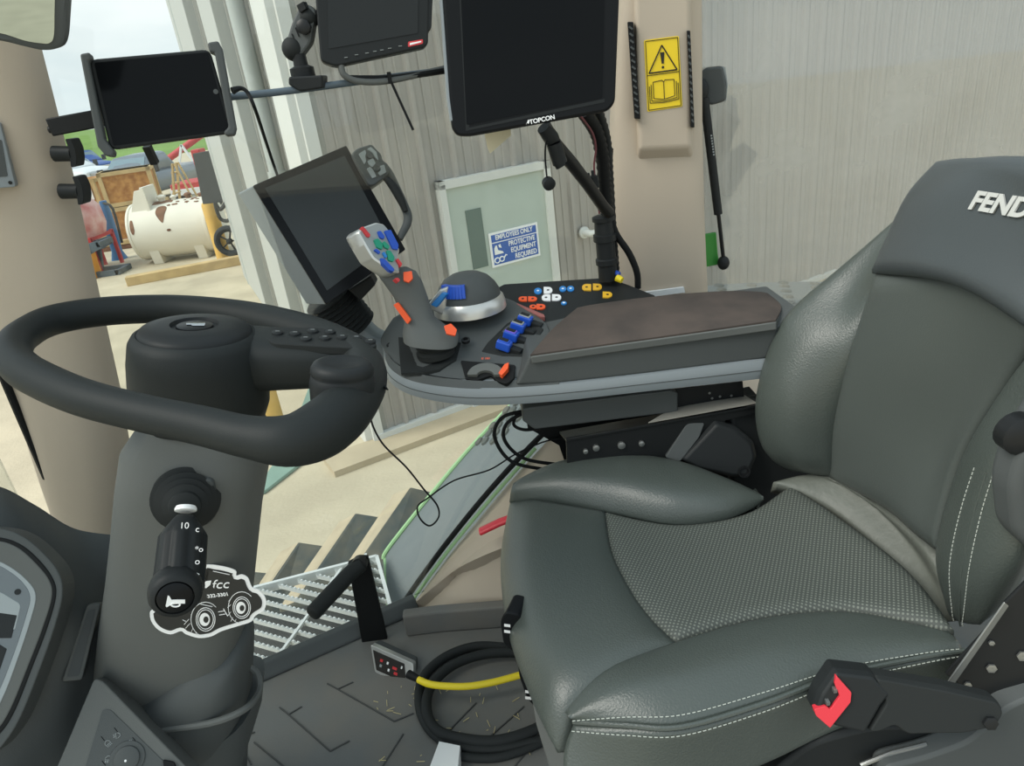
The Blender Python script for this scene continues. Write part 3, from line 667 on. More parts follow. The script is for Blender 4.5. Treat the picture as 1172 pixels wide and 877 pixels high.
# beige lower side panel over the wheel arch
E0 = [P(461, 708, 1.645), P(500, 655, 1.67), P(533, 613, 1.70), P(619, 513, 1.76), P(690, 456, 1.8), P(930, 400, 1.86)]
E1 = [P(466, 712, 1.62), P(512, 668, 1.60), P(548, 640, 1.585), P(625, 604, 1.58), P(700, 570, 1.6), P(930, 520, 1.66)]
E2 = [PZ(466, 726, .0), PZ(505, 721, .0), PZ(545, 718, 0), PZ(625, 712, 0), PZ(700, 706, 0), PZ(930, 690, 0)]
E01 = [a.lerp(b, .5) + V((0, -.008, .012)) for a, b in zip(E0, E1)]; E12 = [a.lerp(b, .08) for a, b in zip(E1, E2)]
wallp = struct(cushion([E0, E01, E1, E12, E2], puff=.0, thick=.03, k=5, sgn=1), 'wall_right', M['beige'], smooth=60)
k = MB(); k.slab([E2[i] + V((0, -.012, .0)) for i in range(6)] + [E2[i] + V((0, -.012, .075)) for i in range(5, -1, -1)], [E2[i] + V((0, .02, .0)) for i in range(6)] + [E2[i] + V((0, .02, .075)) for i in range(5, -1, -1)])
struct(k, 'baseboard_right', M['floor'], smooth=0, bevel=.006)
k = MB(); k.tube([P(447, 712, 1.64), P(480, 664, 1.66), P(515, 617, 1.68), P(560, 562, 1.71), P(607, 511, 1.75), P(650, 472, 1.78), P(700, 440, 1.80)], .0085, 8, smooth=4); struct(k, 'trim_seal', M['seal'])
k = MB(); k.tube([P(454, 714, 1.635), P(487, 666, 1.655), P(522, 619, 1.675), P(567, 565, 1.705), P(613, 513, 1.745)], .0055, 8, smooth=4); struct(k, 'trim_green', M['green'])

# red lever sticking out from the arch
k = MB(); k.tube([P(549, 609, 1.56), P(572, 598, 1.56), P(620, 580, 1.57)], [.0155, .0155, .014], 14, ell=.55); 
tag(k.build('release_lever', M['red'], bevel=.003), 'red plastic lever on the beige panel left of the seat', 'lever')

# ================================================================= outside the glass: fender, step, tread
near = [P(446, 712, 1.80), P(484, 688, 1.83), P(545, 605, 1.88), P(622, 510, 1.95), P(690, 455, 2.0), P(800, 395, 2.05), P(1010, 368, 2.05)]
far = [P(441, 640, 2.10), P(446, 628, 2.12), P(487, 576, 2.2), P(546, 506, 2.32), P(620, 430, 2.4), P(760, 335, 2.6), P(1010, 322, 2.7)]
mid = [(a + b) / 2 + V((0, 0, .012)) for a, b in zip(near, far)]
root = thing('rear_fender', 'grey rear fender with green edge outside the right window', 'fender', near[0])
cushion([near, mid, far], puff=0., thick=.02, k=8, sgn=-1).build('fender_skin', M['fender'], root, smooth=50)
k = MB(); k.tube([q + V((-.005, 0, .0)) for q in far[:5]], .0095, 8, smooth=5); k.tube([far[0], near[0]], .008, 8); k.build('fender_edge', M['green'], root)
k = MB(); gp = grid_patch([near, mid, far], 8); 
G_ = len(gp[0])
for i in range(1, len(gp) - 1, 1):
    for j in range(int(G_ * .50), G_ - 1, 1):
        if (i + j) % 2 and ((j > G_ * .62) or i > 9):
            a = gp[i][j]; n_ = (gp[i + 1][j] - gp[i][j]).cross(gp[i][min(j + 1, G_ - 1)] - gp[i][j - 1]).normalized(); n_ = n_ if n_.z > 0 else -n_
            k.lathe(a + n_ * -.001, n_, [(.021, 0), (.018, .008), (.004, .010)], 8)
k.build('grip_stud', M['lug'], root)['kind'] = 'stuff'

# step grating
zg = -.14
gTL, gTR, gBR, gBL = PZ(262, 684, zg), PZ(432, 640, zg), PZ(450, 706, zg), PZ(262, 800, zg)
bdir = (PZ(250 + 500 * .308, 500 + 640 * .308, zg) - PZ(250 + 170 * .308, 500 + 560 * .308, zg)).normalized(); bperp = V((-bdir.y, bdir.x, 0))
if bperp.y < 0: bperp = -bperp
import itertools
def clip_line(o, d, poly):
    ts = []
    n = len(poly)
    for i in range(n):
        a, b = poly[i], poly[(i + 1) % n]; e = b - a; den = d.x * e.y - d.y * e.x
        if abs(den) < 1e-9: continue
        t = ((a.x - o.x) * e.y - (a.y - o.y) * e.x) / den; s = ((a.x - o.x) * d.y - (a.y - o.y) * d.x) / den
        if 0 <= s <= 1: ts.append(t)
    return (min(ts), max(ts)) if len(ts) >= 2 else None
gp_ = [gTL, gTR, gBR, gBL]
root = thing('step_grating', 'silver serrated metal step grating outside the right window', 'grating', (gTL + gBR) / 2)
k = MB(); s_ = -1.2
while s_ < 1.2:
    o = gBL + bperp * s_; r_ = clip_line(o, bdir, gp_)
    if r_ and r_[1] - r_[0] > .03:
        a, b = o + bdir * r_[0], o + bdir * r_[1]; L = (b - a).length; n = max(2, int(L / .018)); top = []
        for i in range(n):
            top += [a + bdir * (L * i / n) + V((0, 0, .0)), a + bdir * (L * (i + .35) / n) + V((0, 0, .007)), a + bdir * (L * (i + .7) / n) + V((0, 0, .007))]
        top.append(b); poly = top + [b - V((0, 0, .012)), a - V((0, 0, .012))]
        k.prism(poly, bperp * .006)
    s_ += .041
k.build('grating_bar', M['galv'], root, smooth=0)
k = MB(); s_ = -1.5
while s_ < 1.5:
    c_d = (PZ(250 + 320 * .308, 500 + 800 * .308, zg) - PZ(250 + 470 * .308, 500 + 580 * .308, zg)).normalized()
    o = gBL + bdir * s_; r_ = clip_line(o, c_d, gp_)
    if r_: k.bar(o + c_d * r_[0] + V((0, 0, .001)), o + c_d * r_[1] + V((0, 0, .001)), .009, .010)
    s_ += .26
k.build('cross_rod', M['galv'], root, smooth=0)
k = MB(); k.bar(gTL, gTR, .012, .035); k.bar(gTR, gBR, .012, .035); k.bar(gTR - bdir * .05, gBR - bdir * .05, .010, .03); k.build('grating_frame', M['galv'], root, smooth=0)
k = MB(); o = V((0, 0, -.12)); k.prism([q + o for q in gp_], V((0, 0, -.03))); k.build('step_tray', M['groove'], root, smooth=0)

# tread of the rear track: belt with slanted lugs
tops = [(228, 690), (272, 665), (318, 632), (385, 598), (447, 566), (512, 540), (575, 512), (640, 485)]
bots = [(205, 740), (250, 710), (290, 675), (340, 662), (401, 637), (472, 588), (535, 560), (600, 530)]
tp = [P(*q, 2.95) for q in tops]; bt = [P(q[0] - 25, q[1] + 36, 2.40) for q in bots]
root = thing('rubber_track', 'dusty rubber drive track with slanted lugs beyond the step', 'track', bt[2])
k = MB(); belt = cushion([[q - V((0, 0, .10)) for q in tp], [q - V((0, 0, .10)) for q in bt]], puff=0, thick=.05, k=3, mb=k, sgn=1); k.build('track_belt', M['lug'], root)
for i in range(len(tp) - 1):
    D = (tp[i + 1] - tp[i]).normalized(); A = (bt[i] - tp[i]).normalized(); N = D.cross(A).normalized(); N = N if N.z > 0 else -N
    D2 = (bt[i + 1] - bt[i]).normalized(); L = (tp[i + 1] - tp[i]).length; L2 = (bt[i + 1] - bt[i]).length
    sec = [(-.06, -.1), (.04, .0), (.36, .0), (.72, -.1)]
    k = MB(); r0 = [tp[i] + D * (L * a) + N * b for a, b in sec]; r1 = [bt[i] + D2 * (L2 * a) + N * b for a, b in sec]
    k.cur = 1; o = len(k.v); k.v += r0 + r1; k.face((o + 1, o + 2, o + 6, o + 5)); k.face((o, o + 1, o + 5, o + 4)); k.cur = 0
    for q in ((2, 3, 7, 6), (3, 0, 4, 7), (0, 3, 2, 1), (4, 5, 6, 7)): k.face([o + e for e in q])
    k.build('tread_lug', [M['lug'], M['dust_haze']], root, smooth=0, bevel=.012)
# ================================================================= driver's seat
def leather_mat(name, base, perf=False):
    m = mat(name, base, .38, bump=.3, bscale=420, spec=.45, dist=.0012); nt = m.node_tree; b = nt.nodes['Principled BSDF']
    if perf:
        tc = nt.nodes.new('ShaderNodeTexCoord'); mp = nt.nodes.new('ShaderNodeMapping'); mp.inputs['Scale'].default_value = (150, 150, 0); mp.inputs['Rotation'].default_value = (0, 0, .5)
        vo = nt.nodes.new('ShaderNodeTexVoronoi'); vo.inputs['Randomness'].default_value = 0; vo.inputs['Scale'].default_value = 1
        nt.links.new(tc.outputs['Object'], mp.inputs[0]); nt.links.new(mp.outputs[0], vo.inputs['Vector'])
        mr = nt.nodes.new('ShaderNodeMapRange'); mr.inputs['From Min'].default_value = .2; mr.inputs['From Max'].default_value = .34; mr.inputs['To Min'].default_value = 1; mr.inputs['To Max'].default_value = 0
        nt.links.new(vo.outputs['Distance'], mr.inputs['Value'])
        mx = nt.nodes.new('ShaderNodeMix'); mx.data_type = 'RGBA'; mx.inputs['A'].default_value = base; mx.inputs['B'].default_value = rgb(134, 140, 130)
        m1 = nt.nodes.new('ShaderNodeMath'); m1.operation = 'MULTIPLY'; m1.inputs[1].default_value = .55; nt.links.new(mr.outputs[0], m1.inputs[0])
        nt.links.new(m1.outputs[0], mx.inputs['Factor']); nt.links.new(mx.outputs['Result'], b.inputs['Base Color'])
        b.inputs['Roughness'].default_value = .62
    return m
M['perf'] = leather_mat('perforated_leather', rgb(69, 74, 70), True)
def creases(m, scale, strength, dist):
    nt = m.node_tree; b = nt.nodes['Principled BSDF']; bp = next(n for n in nt.nodes if n.type == 'BUMP'); tc = nt.nodes.new('ShaderNodeTexCoord')
    mp = nt.nodes.new('ShaderNodeMapping'); mp.inputs['Scale'].default_value = (1.0, .35, .6); mp.inputs['Rotation'].default_value = (0, .2, .7); nt.links.new(tc.outputs['Object'], mp.inputs[0])
    nz = nt.nodes.new('ShaderNodeTexNoise'); nz.noise_type = 'RIDGED_MULTIFRACTAL'; nz.inputs['Scale'].default_value = scale; nz.inputs['Detail'].default_value = 2; nt.links.new(mp.outputs[0], nz.inputs['Vector'])
    b2 = nt.nodes.new('ShaderNodeBump'); b2.inputs['Strength'].default_value = strength; b2.inputs['Distance'].default_value = dist; b2.invert = True
    mr = nt.nodes.new('ShaderNodeMapRange'); mr.inputs['From Min'].default_value = 1.15; mr.inputs['From Max'].default_value = 1.5; nt.links.new(nz.outputs['Fac'], mr.inputs['Value'])
    mm = nt.nodes.new('ShaderNodeMath'); mm.operation = 'MULTIPLY'; mm.inputs[1].default_value = .4; nt.links.new(mr.outputs[0], mm.inputs[0]); mc = nt.nodes.new('ShaderNodeMix'); mc.data_type = 'RGBA'; mc.inputs['A'].default_value = tuple(b.inputs['Base Color'].default_value); mc.inputs['B'].default_value = rgb(118, 124, 116); nt.links.new(mm.outputs[0], mc.inputs['Factor']); nt.links.new(mc.outputs['Result'], b.inputs['Base Color'])
    nt.links.new(nz.outputs['Fac'], b2.inputs['Height']); nt.links.new(bp.outputs['Normal'], b2.inputs['Normal']); nt.links.new(b2.outputs['Normal'], b.inputs['Normal'])
creases(M['leather'], 11, .55, .004)
def G(rows): return [[PZ(*q) for q in r] for r in rows]
def GY(rows): return [[P(*q) for q in r] for r in rows]
seat = thing('driver_seat', 'dark grey leather driver seat with perforated cushion and white headrest lettering', 'seat', V((.38, 1.05, 0)))
front = G([[(584, 573, .485), (612, 572, .513), (650, 578, .515), (692, 585, .508)],
           [(573, 640, .465), (606, 630, .508), (650, 626, .515), (700, 632, .503)],
           [(581, 722, .455), (614, 706, .506), (664, 690, .515), (723, 678, .503)],
           [(608, 800, .445), (638, 772, .503), (690, 742, .514), (748, 712, .505)],
           [(638, 862, .43), (654, 820, .48), (700, 777, .510), (776, 738, .505)]])
cushion(front, puff=.014, thick=.06, k=7, edge=.22, sgn=1).build('cushion_front', M['leather'], seat, smooth=180)
cen = G([[(690, 586, .503), (770, 602, .490), (850, 590, .492), (905, 556, .505)],
         [(700, 632, .502), (800, 634, .488), (892, 614, .490), (965, 596, .505)],
         [(729, 691, .502), (830, 673, .492), (932, 657, .492), (1040, 655, .508)],
         [(773, 734, .506), (870, 708, .502), (970, 700, .500), (1092, 722, .512)]])
cushion(cen, puff=.010, thick=.05, k=8, edge=.10, sgn=1).build('cushion_insert', M['perf'], seat, smooth=180)
sm = [(583, 575, .487), (640, 580, .50), (700, 589, .50), (770, 602, .492), (830, 596, .492), (874, 573, .505)]
fm = [(585, 561, .52), (640, 553, .548), (700, 553, .553), (770, 567, .545), (830, 576, .528), (874, 571, .513)]
fr = [(589, 553, .525), (640, 531, .555), (700, 522, .56), (770, 529, .55), (830, 550, .532), (872, 569, .51)]
gg = G([sm, fm, fr]); gg.append([q + V((0, .035, -.075)) for q in gg[2]])
cushion(gg, puff=.006, thick=.03, k=6, edge=.15, sgn=-1).build('cushion_bolster', M['leather'], seat, smooth=180)
r0 = [(646, 815, .485), (690, 768, .512), (774, 735, .512), (870, 708, .508), (970, 700, .503), (1050, 716, .505), (1092, 728, .508)]
r1 = [(652, 822, .49), (712, 792, .522), (790, 775, .527), (880, 752, .523), (970, 738, .518), (1055, 735, .512), (1098, 736, .508)]
r2 = [(656, 826, .477), (715, 830, .497), (778, 832, .502), (870, 806, .503), (960, 773, .503), (1055, 752, .503), (1102, 745, .503)]
nb = G([r0, r1, r2]); cushion(nb, puff=.006, thick=.04, k=6, edge=.15, sgn=1).build('cushion_bolster', M['leather'], seat, smooth=180)
k2 = G([[(656, 830, .475), (715, 833, .495), (778, 835, .50), (870, 809, .501), (960, 776, .501), (1055, 755, .501), (1102, 748, .500)],
        [(645, 868, .43), (715, 880, .43), (790, 872, .435), (880, 842, .44), (960, 806, .445), (1060, 776, .455), (1106, 760, .465)],
        [(650, 950, .35), (720, 930, .37), (800, 905, .38), (885, 870, .39), (952, 838, .40), (1060, 800, .41), (1115, 765, .44)]])
cushion(k2, puff=.004, thick=.04, k=6, edge=.1, sgn=1).build('cushion_skirt', M['leather'], seat, smooth=180)
k = MB(); k.tube([q + V((0, -.003, .003)) for q in catmull([tuple(x) for x in nb[2]], 6) for q in [V(q)]], .0042, 8); k.build('piping', M['leather'], seat)
def stitches(path, gap=.009, ln=.0055, r=.0009, mt='thread', off=V((0, -.003, .004))):
    pts = [V(q) + off for q in catmull([tuple(x) for x in path], 10)]; k = MB(); acc = 0
    for a, b in zip(pts, pts[1:]):
        L = (b - a).length; d = (b - a).normalized() if L > 1e-9 else V((1, 0, 0)); t = -acc
        while t < L:
            if t >= 0: k.tube([a + d * t, a + d * (t + ln)], r, 4)
            t += gap
        acc = L - (t - gap) if t - gap < L else 0
        acc = (L - (t - gap))
    return k
def stit(path, off=V((0, -.003, .004))):
    pts = [V(q) + off for q in catmull([tuple(x) for x in path], 12)]; k = MB()
    # resample evenly
    out = [pts[0]]; need = .008; 
    for a, b in zip(pts, pts[1:]):
        L = (b - a).length; t = 0
        while L - t >= need: t += need; out.append(a.lerp(b, t / L)); need = .008
        need -= (L - t)
    for i in range(0, len(out) - 1): k.tube([out[i], out[i].lerp(out[i + 1], .62)], .0009, 4)
    return k
up_ = [a.lerp(b, .24) for a, b in zip(nb[2], nb[1])]
k = stit(up_, V((0, -.006, .0065))); k.build('stitching', M['thread'], seat)
lo_ = [a.lerp(b, .16) for a, b in zip(k2[0], k2[1])]
k = stit(lo_, V((0, -.005, .004))); k.build('stitching', M['thread'], seat)
# worn strip where cushion meets backrest
bs = [[P(885, 552, 1.27), P(925, 543, 1.27), P(960, 546, 1.24)], [P(950, 583, 1.19), P(985, 566, 1.19), P(1012, 586, 1.12)], [P(1030, 650, 1.03), P(1050, 630, 1.04), P(1060, 630, 1.0)], [P(1084, 712, .905), P(1089, 700, .905), P(1094, 690, .905)]]
cushion(bs, puff=.008, thick=.05, k=7, edge=.3, sgn=1).build('back_strip', mat('worn_leather', rgb(98, 102, 95), .5, bump=.4, bscale=60, spec=.4, dist=.004), seat, smooth=180)
# backrest
cb = GY([[(1002, 314, 1.18), (1070, 310, 1.06), (1135, 330, .95), (1200, 375, .85)],
         [(971, 410, 1.215), (1040, 402, 1.08), (1110, 425, .975), (1158, 440, .90)],
         [(952, 490, 1.235), (1020, 490, 1.105), (1080, 516, 1.005), (1102, 530, .95)],
         [(948, 546, 1.25), (1010, 580, 1.11), (1048, 612, 1.01), (1074, 632, .95)]])
cushion(cb, puff=.012, thick=.05, k=9, edge=.1, sgn=1).build('backrest_insert', leather_mat('insert_leather', rgb(75, 81, 78)), seat, smooth=180)
fw = GY([[(1046, 236, 1.29), (1042, 258, 1.25), (1022, 300, 1.19)],
         [(965, 303, 1.34), (985, 330, 1.28), (1003, 348, 1.205)],
         [(895, 368, 1.36), (930, 390, 1.275), (979, 412, 1.205)],
         [(866, 450, 1.345), (905, 458, 1.26), (962, 485, 1.225)],
         [(872, 510, 1.325), (910, 516, 1.255), (958, 522, 1.232)],
         [(908, 540, 1.30), (930, 543, 1.262), (958, 547, 1.238)]])
cushion(fw, puff=.014, thick=.07, k=8, edge=.25, sgn=1).build('backrest_wing', M['leather'], seat, smooth=180)
nw = GY([[(1200, 380, .85), (1230, 410, .80), (1270, 450, .76)],
         [(1150, 445, .91), (1180, 470, .84), (1215, 500, .79)],
         [(1100, 532, .945), (1140, 540, .85), (1190, 565, .79)],
         [(1073, 630, .95), (1112, 640, .85), (1168, 650, .79)],
         [(1088, 690, .90), (1106, 700, .86), (1138, 702, .82)],
         [(1096, 708, .885), (1106, 711, .862), (1120, 710, .845)]])
cushion(nw, puff=.016, thick=.06, k=8, edge=.3, sgn=1).build('backrest_wing', M['leather'], seat, smooth=180)
gn = grid_patch(nw, 8); R_, C_ = len(gn), len(gn[0])
def along(g, cf, r0, r1, lift):
    out = []
    for i in range(int(r0 * (len(g) - 1)), int(r1 * (len(g) - 1)) + 1, 3):
        j = min(int(cf * (len(g[0]) - 1)), len(g[0]) - 2); n_ = (g[min(i + 1, len(g) - 1)][j] - g[i - 1][j]).cross(g[i][j + 1] - g[i][j]).normalized()
        n_ = n_ if (CAM - g[i][j]).dot(n_) > 0 else -n_
        out.append(g[i][j] + n_ * lift)
    return out
for cf in (.42, .60): stit(along(gn, cf, .42, .93, .0165), V((0, 0, 0))).build('stitching', M['thread'], seat)
k = MB(); k.tube(along(gn, .51, .4, .95, .0155), .0016, 6); k.build('piping', M['green'] if False else M['leather'], seat)
hd = GY([[(1088, 184, 1.15), (1120, 180, 1.07), (1172, 178, .97), (1250, 192, .85)],
         [(1046, 225, 1.175), (1100, 220, 1.055), (1172, 230, .945), (1255, 265, .83)],
         [(1022, 272, 1.185), (1080, 272, 1.05), (1160, 292, .925), (1245, 335, .82)],
         [(1004, 312, 1.19), (1060, 316, 1.05), (1120, 334, .945), (1205, 390, .825)]])
hd = [[q + V((-.010, 0, 0)) for q in r] for r in hd]
cushion(hd, puff=.018, thick=.075, k=9, edge=.16, sgn=1).build('headrest', M['leather2'], seat, smooth=180)
gh = grid_patch(hd, 9)
def near_px(g, px, py):
    d = ray(px, py).normalized(); best = min(((( q - CAM) - d * (q - CAM).dot(d)).length, i, j) for i, r in enumerate(g) for j, q in enumerate(r)); return best[1], best[2]
i, j = near_px(gh, 1150, 236); i2, j2 = near_px(gh, 1108, 232); 
n_ = (gh[i + 2][j] - gh[i - 2][j]).cross(gh[i][j + 2] - gh[i][j - 2]).normalized(); n_ = n_ if (CAM - gh[i][j]).dot(n_) > 0 else -n_
pl_ = Plane(gh[i][j] + n_ * .021, n_)
text('lettering', 'FENDT', mat('logo_silver', rgb(186, 188, 184), .5), seat, pl_.hit(1151, 236), pl_.hit(1180, 242) - pl_.hit(1105, 230), n_, .036, .0015, shear=.22, bold=.0014, sx=1.05)
# pedestal, pan and black frame
k = MB(); k.box((.36, 1.03, .03), (.5, .36, .06)); k.build('base_plate', M['frameblk'], seat, smooth=0, bevel=.01)
k = MB(); k.loft([srect(V((.36, 1.03, z)), V((1, 0, 0)), V((0, 1, 0)), .2 + o, .16 + o, 5, 28) for z, o in ((.06, .02), (.10, 0), (.14, .02), (.18, 0), (.22, .02), (.26, 0), (.30, .03))]); k.build('suspension_bellows', M['rubber'], seat)
k = MB(); k.loft([srect(V((.33, 1.06, z)), V((1, 0, 0)), V((0, 1, 0)), a, b, 6, 28) for z, a, b in ((.30, .30, .22), (.36, .32, .235), (.44, .30, .22))]); k.build('seat_pan', M['black'], seat)
k = MB(); pts = [(605, 790, .88), (622, 830, .845), (648, 900, .80)]
k.slab([P(606, 792, .90), P(626, 800, .88), P(668, 920, .80), P(640, 920, .80), P(612, 830, .87)], [q + V((.05, .04, -.02)) for q in (P(606, 792, .90), P(626, 800, .88), P(668, 920, .80), P(640, 920, .80), P(612, 830, .87))]); k.build('front_shroud', M['plastic2'], seat, bevel=.006)
for (pp, lab) in (([(578, 700), (572, 712), (576, 738), (592, 752), (600, 740), (596, 705)], 'upper'), ([(591, 748), (594, 775), (603, 800), (616, 815), (619, 806), (612, 782), (606, 760), (600, 748)], 'lower')):
    f = rrect([P(*q, .97 if lab == 'upper' else .94) for q in pp], .01); k = MB(); k.slab(f, [q + V((.02, .045, 0)) for q in f]); ad = k.build('adjuster_lever', M['gloss'], seat, bevel=.004)
    c = (580, 714) if lab == 'upper' else (604, 790)
    k = MB(); y = .968 if lab == 'upper' else .938
    for o in (0, 5): k.prism([P(c[0] - 3, c[1] + o * 1.4, y), P(c[0] + 4, c[1] + o * 1.4 + 1, y), P(c[0] + 4, c[1] + o * 1.4 + 4, y), P(c[0] - 3, c[1] + 3 + o * 1.4, y)], V((0, -.0006, 0)))
    k.build('adjuster_symbol', M['white'], ad, smooth=0)
# hinge plate with holes at the near side, metal link and rail
hp = Plane(P(1130, 760, .74), (-.25, -1, .15))
k = MB(); f = hp.poly([(1082, 772), (1128, 722), (1150, 690), (1200, 640), (1260, 700), (1240, 860), (1150, 850), (1120, 800)]); k.slab(f, [q - hp.n * .006 for q in f]); k.build('hinge_plate', M['frameblk'], seat, smooth=0, bevel=.002)
k = MB()
for c, s in (((1134, 764), 7), ((1107, 783), 5), ((1134, 735), 4), ((1170, 750), 8)):
    q = hp.hit(*c) + hp.n * .001; k.lathe(q, hp.n, [(s / 790 * .85, 0), (s / 790 * .85, .003), (s / 790 * .5, .0035), (.0005, .003)], 6)
k.build('hinge_bolt', M['steel'], seat)
k = MB(); f = [P(1082, 786, .725), P(1150, 690, .735), P(1155, 694, .735), P(1088, 790, .725)]; k.slab(f, [q + V((.0, .003, 0)) for q in f]); k.build('link_bar', M['steel'], seat, smooth=0, bevel=.001)
k = MB(); k.tube([P(985, 876, .72), P(1020, 862, .72), P(1060, 852, .72)], .004, 8); k.build('release_wire', M['steel'], seat)
k = MB(); f = rrect([P(*q, .735) for q in ((880, 890), (930, 850), (1000, 832), (1120, 830), (1230, 820), (1230, 930), (880, 930))], .03); k.slab(f, [q + V((0, .10, -.01)) for q in f]); k.build('side_cover', M['black'], seat, bevel=.008)
k = MB(); f = rrect([P(*q, .70) for q in ((1010, 880), (1060, 868), (1110, 850), (1150, 812), (1200, 790), (1230, 920), (1010, 920))], .02); k.slab(f, [q + V((0, .035, 0)) for q in f]); k.build('lower_cover', M['plastic'], seat, bevel=.008)
# near armrest folded by the backrest
f = rrect([P(*q, .76) for q in ((1158, 560), (1170, 520), (1230, 420), (1290, 450), (1270, 640), (1200, 650), (1163, 615))], .02); k = MB(); k.slab(f, [q + V((.0, .05, 0)) for q in f])
k.build('side_armrest', M['plastic'], seat, bevel=.014, seg=4)
k = MB(); q = P(1172, 500, .77); k.lathe(q + V((0, .02, 0)), (0, -1, 0), [(.028, 0), (.028, .02), (.02, .026), (.003, .027)], 18); k.build('pivot_cap', M['frameblk'], seat)

# seat belt buckle
bp = Plane(P(1000, 800, .70), (-.15, -1, .35))
root = thing('seat_belt_buckle', 'black seat belt buckle with a red release button, at the near edge of the seat', 'buckle', P(960, 835, .70))
f = rrect(bp.poly([(953, 764), (997, 769), (1017, 790), (1008, 802), (988, 836), (952, 828), (928, 810), (935, 790)]), .004); k = MB(); k.slab([q + bp.n * .012 for q in inset(f, .004)], f); k.slab(f, [q - bp.n * .028 for q in f]); k.build('buckle_body', M['black'], root, bevel=.003)
f = rrect(bp.poly([(953, 767), (970, 786), (969, 797), (946, 826), (930, 812), (928, 805), (941, 801), (946, 805), (957, 790), (951, 776)]), .002); k = MB(); k.slab([q + bp.n * .0165 for q in f], [q + bp.n * .004 for q in f]); k.build('release_button', M['red'], root, bevel=.0015)
k = MB()
for c in ((951, 783), (943, 797)): k.box(bp.hit(*c) + bp.n * .012, (.005, .012, .006))
k.build('latch_slot', M['steel'], root, smooth=0)
ff = [(998, 772), (1020, 775), (1080, 785), (1140, 800), (1147, 812), (1138, 828), (1100, 836), (1058, 838), (1035, 838), (1018, 826), (1000, 834), (990, 834), (1010, 800)]
f = rrect(bp.poly(ff), .006); k = MB(); k.slab([q + bp.n * .010 for q in inset(f, .004)], f); k.slab(f, [q - bp.n * .022 for q in f]); k.build('stalk_sleeve', M['rubber'], root, bevel=.003)
k = MB(); q = bp.hit(1128, 822) + bp.n * .01; k.lathe(q, bp.n, [(.010, 0), (.010, .005), (.006, .006), (.001, .006)], 6); k.build('anchor_bolt', M['frameblk'], root)

# belt retractor behind the far bolster
root = thing('belt_retractor', 'black plastic seat belt retractor housing wedged between armrest and seat', 'retractor', P(815, 540, 1.36))
rp_ = Plane(P(820, 510, 1.36), (-.1, -1, .25))
f = rrect(rp_.poly([(818, 481), (842, 488), (862, 505), (866, 522), (856, 545), (838, 546), (795, 535), (778, 525)]), .008); k = MB(); k.slab([q + rp_.n * .012 for q in inset(f, .008)], f); k.slab(f, [q - rp_.n * .06 for q in f]); k.build('retractor_cover', M['black'], root, bevel=.004)
f = rrect(rp_.poly([(786, 484), (806, 484), (800, 500), (778, 528), (761, 523)]), .005); k = MB(); k.slab([q + rp_.n * .005 for q in f], [q - rp_.n * .045 for q in f]); k.build('webbing_guide', M['plastic'], root, bevel=.003)
k = MB(); q = rp_.hit(850, 538) + rp_.n * .012; k.lathe(q, rp_.n, [(.014, 0), (.014, .004), (.010, .004), (.009, -.004), (.0005, -.004)], 18); k.build('housing_hole', M['seal'], root)

# ================================================================= armrest console
arm = thing('armrest_console', 'long dark grey operator armrest with silver side strip and brown cloth pad', 'armrest', P(620, 470, 1.48))
bb = [(440, 406, 1.58), (441, 424, 1.50), (448, 439, 1.44), (470, 452, 1.395), (510, 461, 1.368), (560, 464, 1.357), (640, 459, 1.35), (740, 448, 1.35), (868, 434, 1.35), (935, 425, 1.35)]
tt = [(438, 395, 1.58), (441, 411, 1.50), (449, 424, 1.44), (471, 436, 1.395), (511, 443, 1.368), (560, 445, 1.357), (640, 440, 1.35), (740, 429, 1.35), (868, 413, 1.35), (935, 403, 1.35)]
B_ = [P(*q) for q in bb]; T_ = [P(*q) for q in tt]
B_ = [V(q) for q in catmull([tuple(x) for x in B_], 4)]; T_ = [V(q) for q in catmull([tuple(x) for x in T_], 4)]
ext = lambda L, dz=0: L + [L[-1] + V((0, .27, 0)), L[-1].lerp(L[0], .5) + V((0, 0, 0)) * 0 + V((0, .27 - .12, 0)), L[0] + V((.03, .05, 0))]
k = MB(); k.loft([ext(B_), ext([b + V((0, -.004, 0)) + (t - b) * .35 for b, t in zip(B_, T_)]), ext([b + V((0, -.004, 0)) + (t - b) * .7 for b, t in zip(B_, T_)]), ext(T_)]); k.build('silver_strip', M['silver'], arm, smooth=30)
k = MB(); k.tube([b.lerp(t, .5) + V((0, -.0045, 0)) for b, t in zip(B_, T_)], .0009, 5); k.build('strip_groove', M['plastic'], arm)
dk = GY([[(441, 402, 1.52), (453, 415, 1.46), (480, 426, 1.405), (520, 433, 1.385), (570, 434, 1.375), (622, 428, 1.37)],
         [(436, 388, 1.58), (470, 382, 1.55), (510, 385, 1.52), (560, 388, 1.50), (600, 384, 1.49), (628, 378, 1.49)],
         [(450, 364, 1.64), (478, 349, 1.66), (508, 338, 1.68), (545, 334, 1.68), (584, 343, 1.66), (612, 360, 1.60)]])
cushion(dk, puff=.004, thick=.03, k=6, edge=.12, sgn=-1).build('front_deck', M['plastic'], arm, smooth=60)
gdk = grid_patch(dk, 6)
def on_deck(px, py, lift=.0):
    i, j = near_px(gdk, px, py); i = min(max(i, 1), len(gdk) - 2); j = min(max(j, 1), len(gdk[0]) - 2); q = gdk[i][j]
    n_ = (gdk[i + 1][j] - gdk[i - 1][j]).cross(gdk[i][j + 1] - gdk[i][j - 1]).normalized(); n_ = n_ if n_.z > 0 else -n_
    return Plane(q + n_ * (.004 + lift), n_).hit(px, py), n_
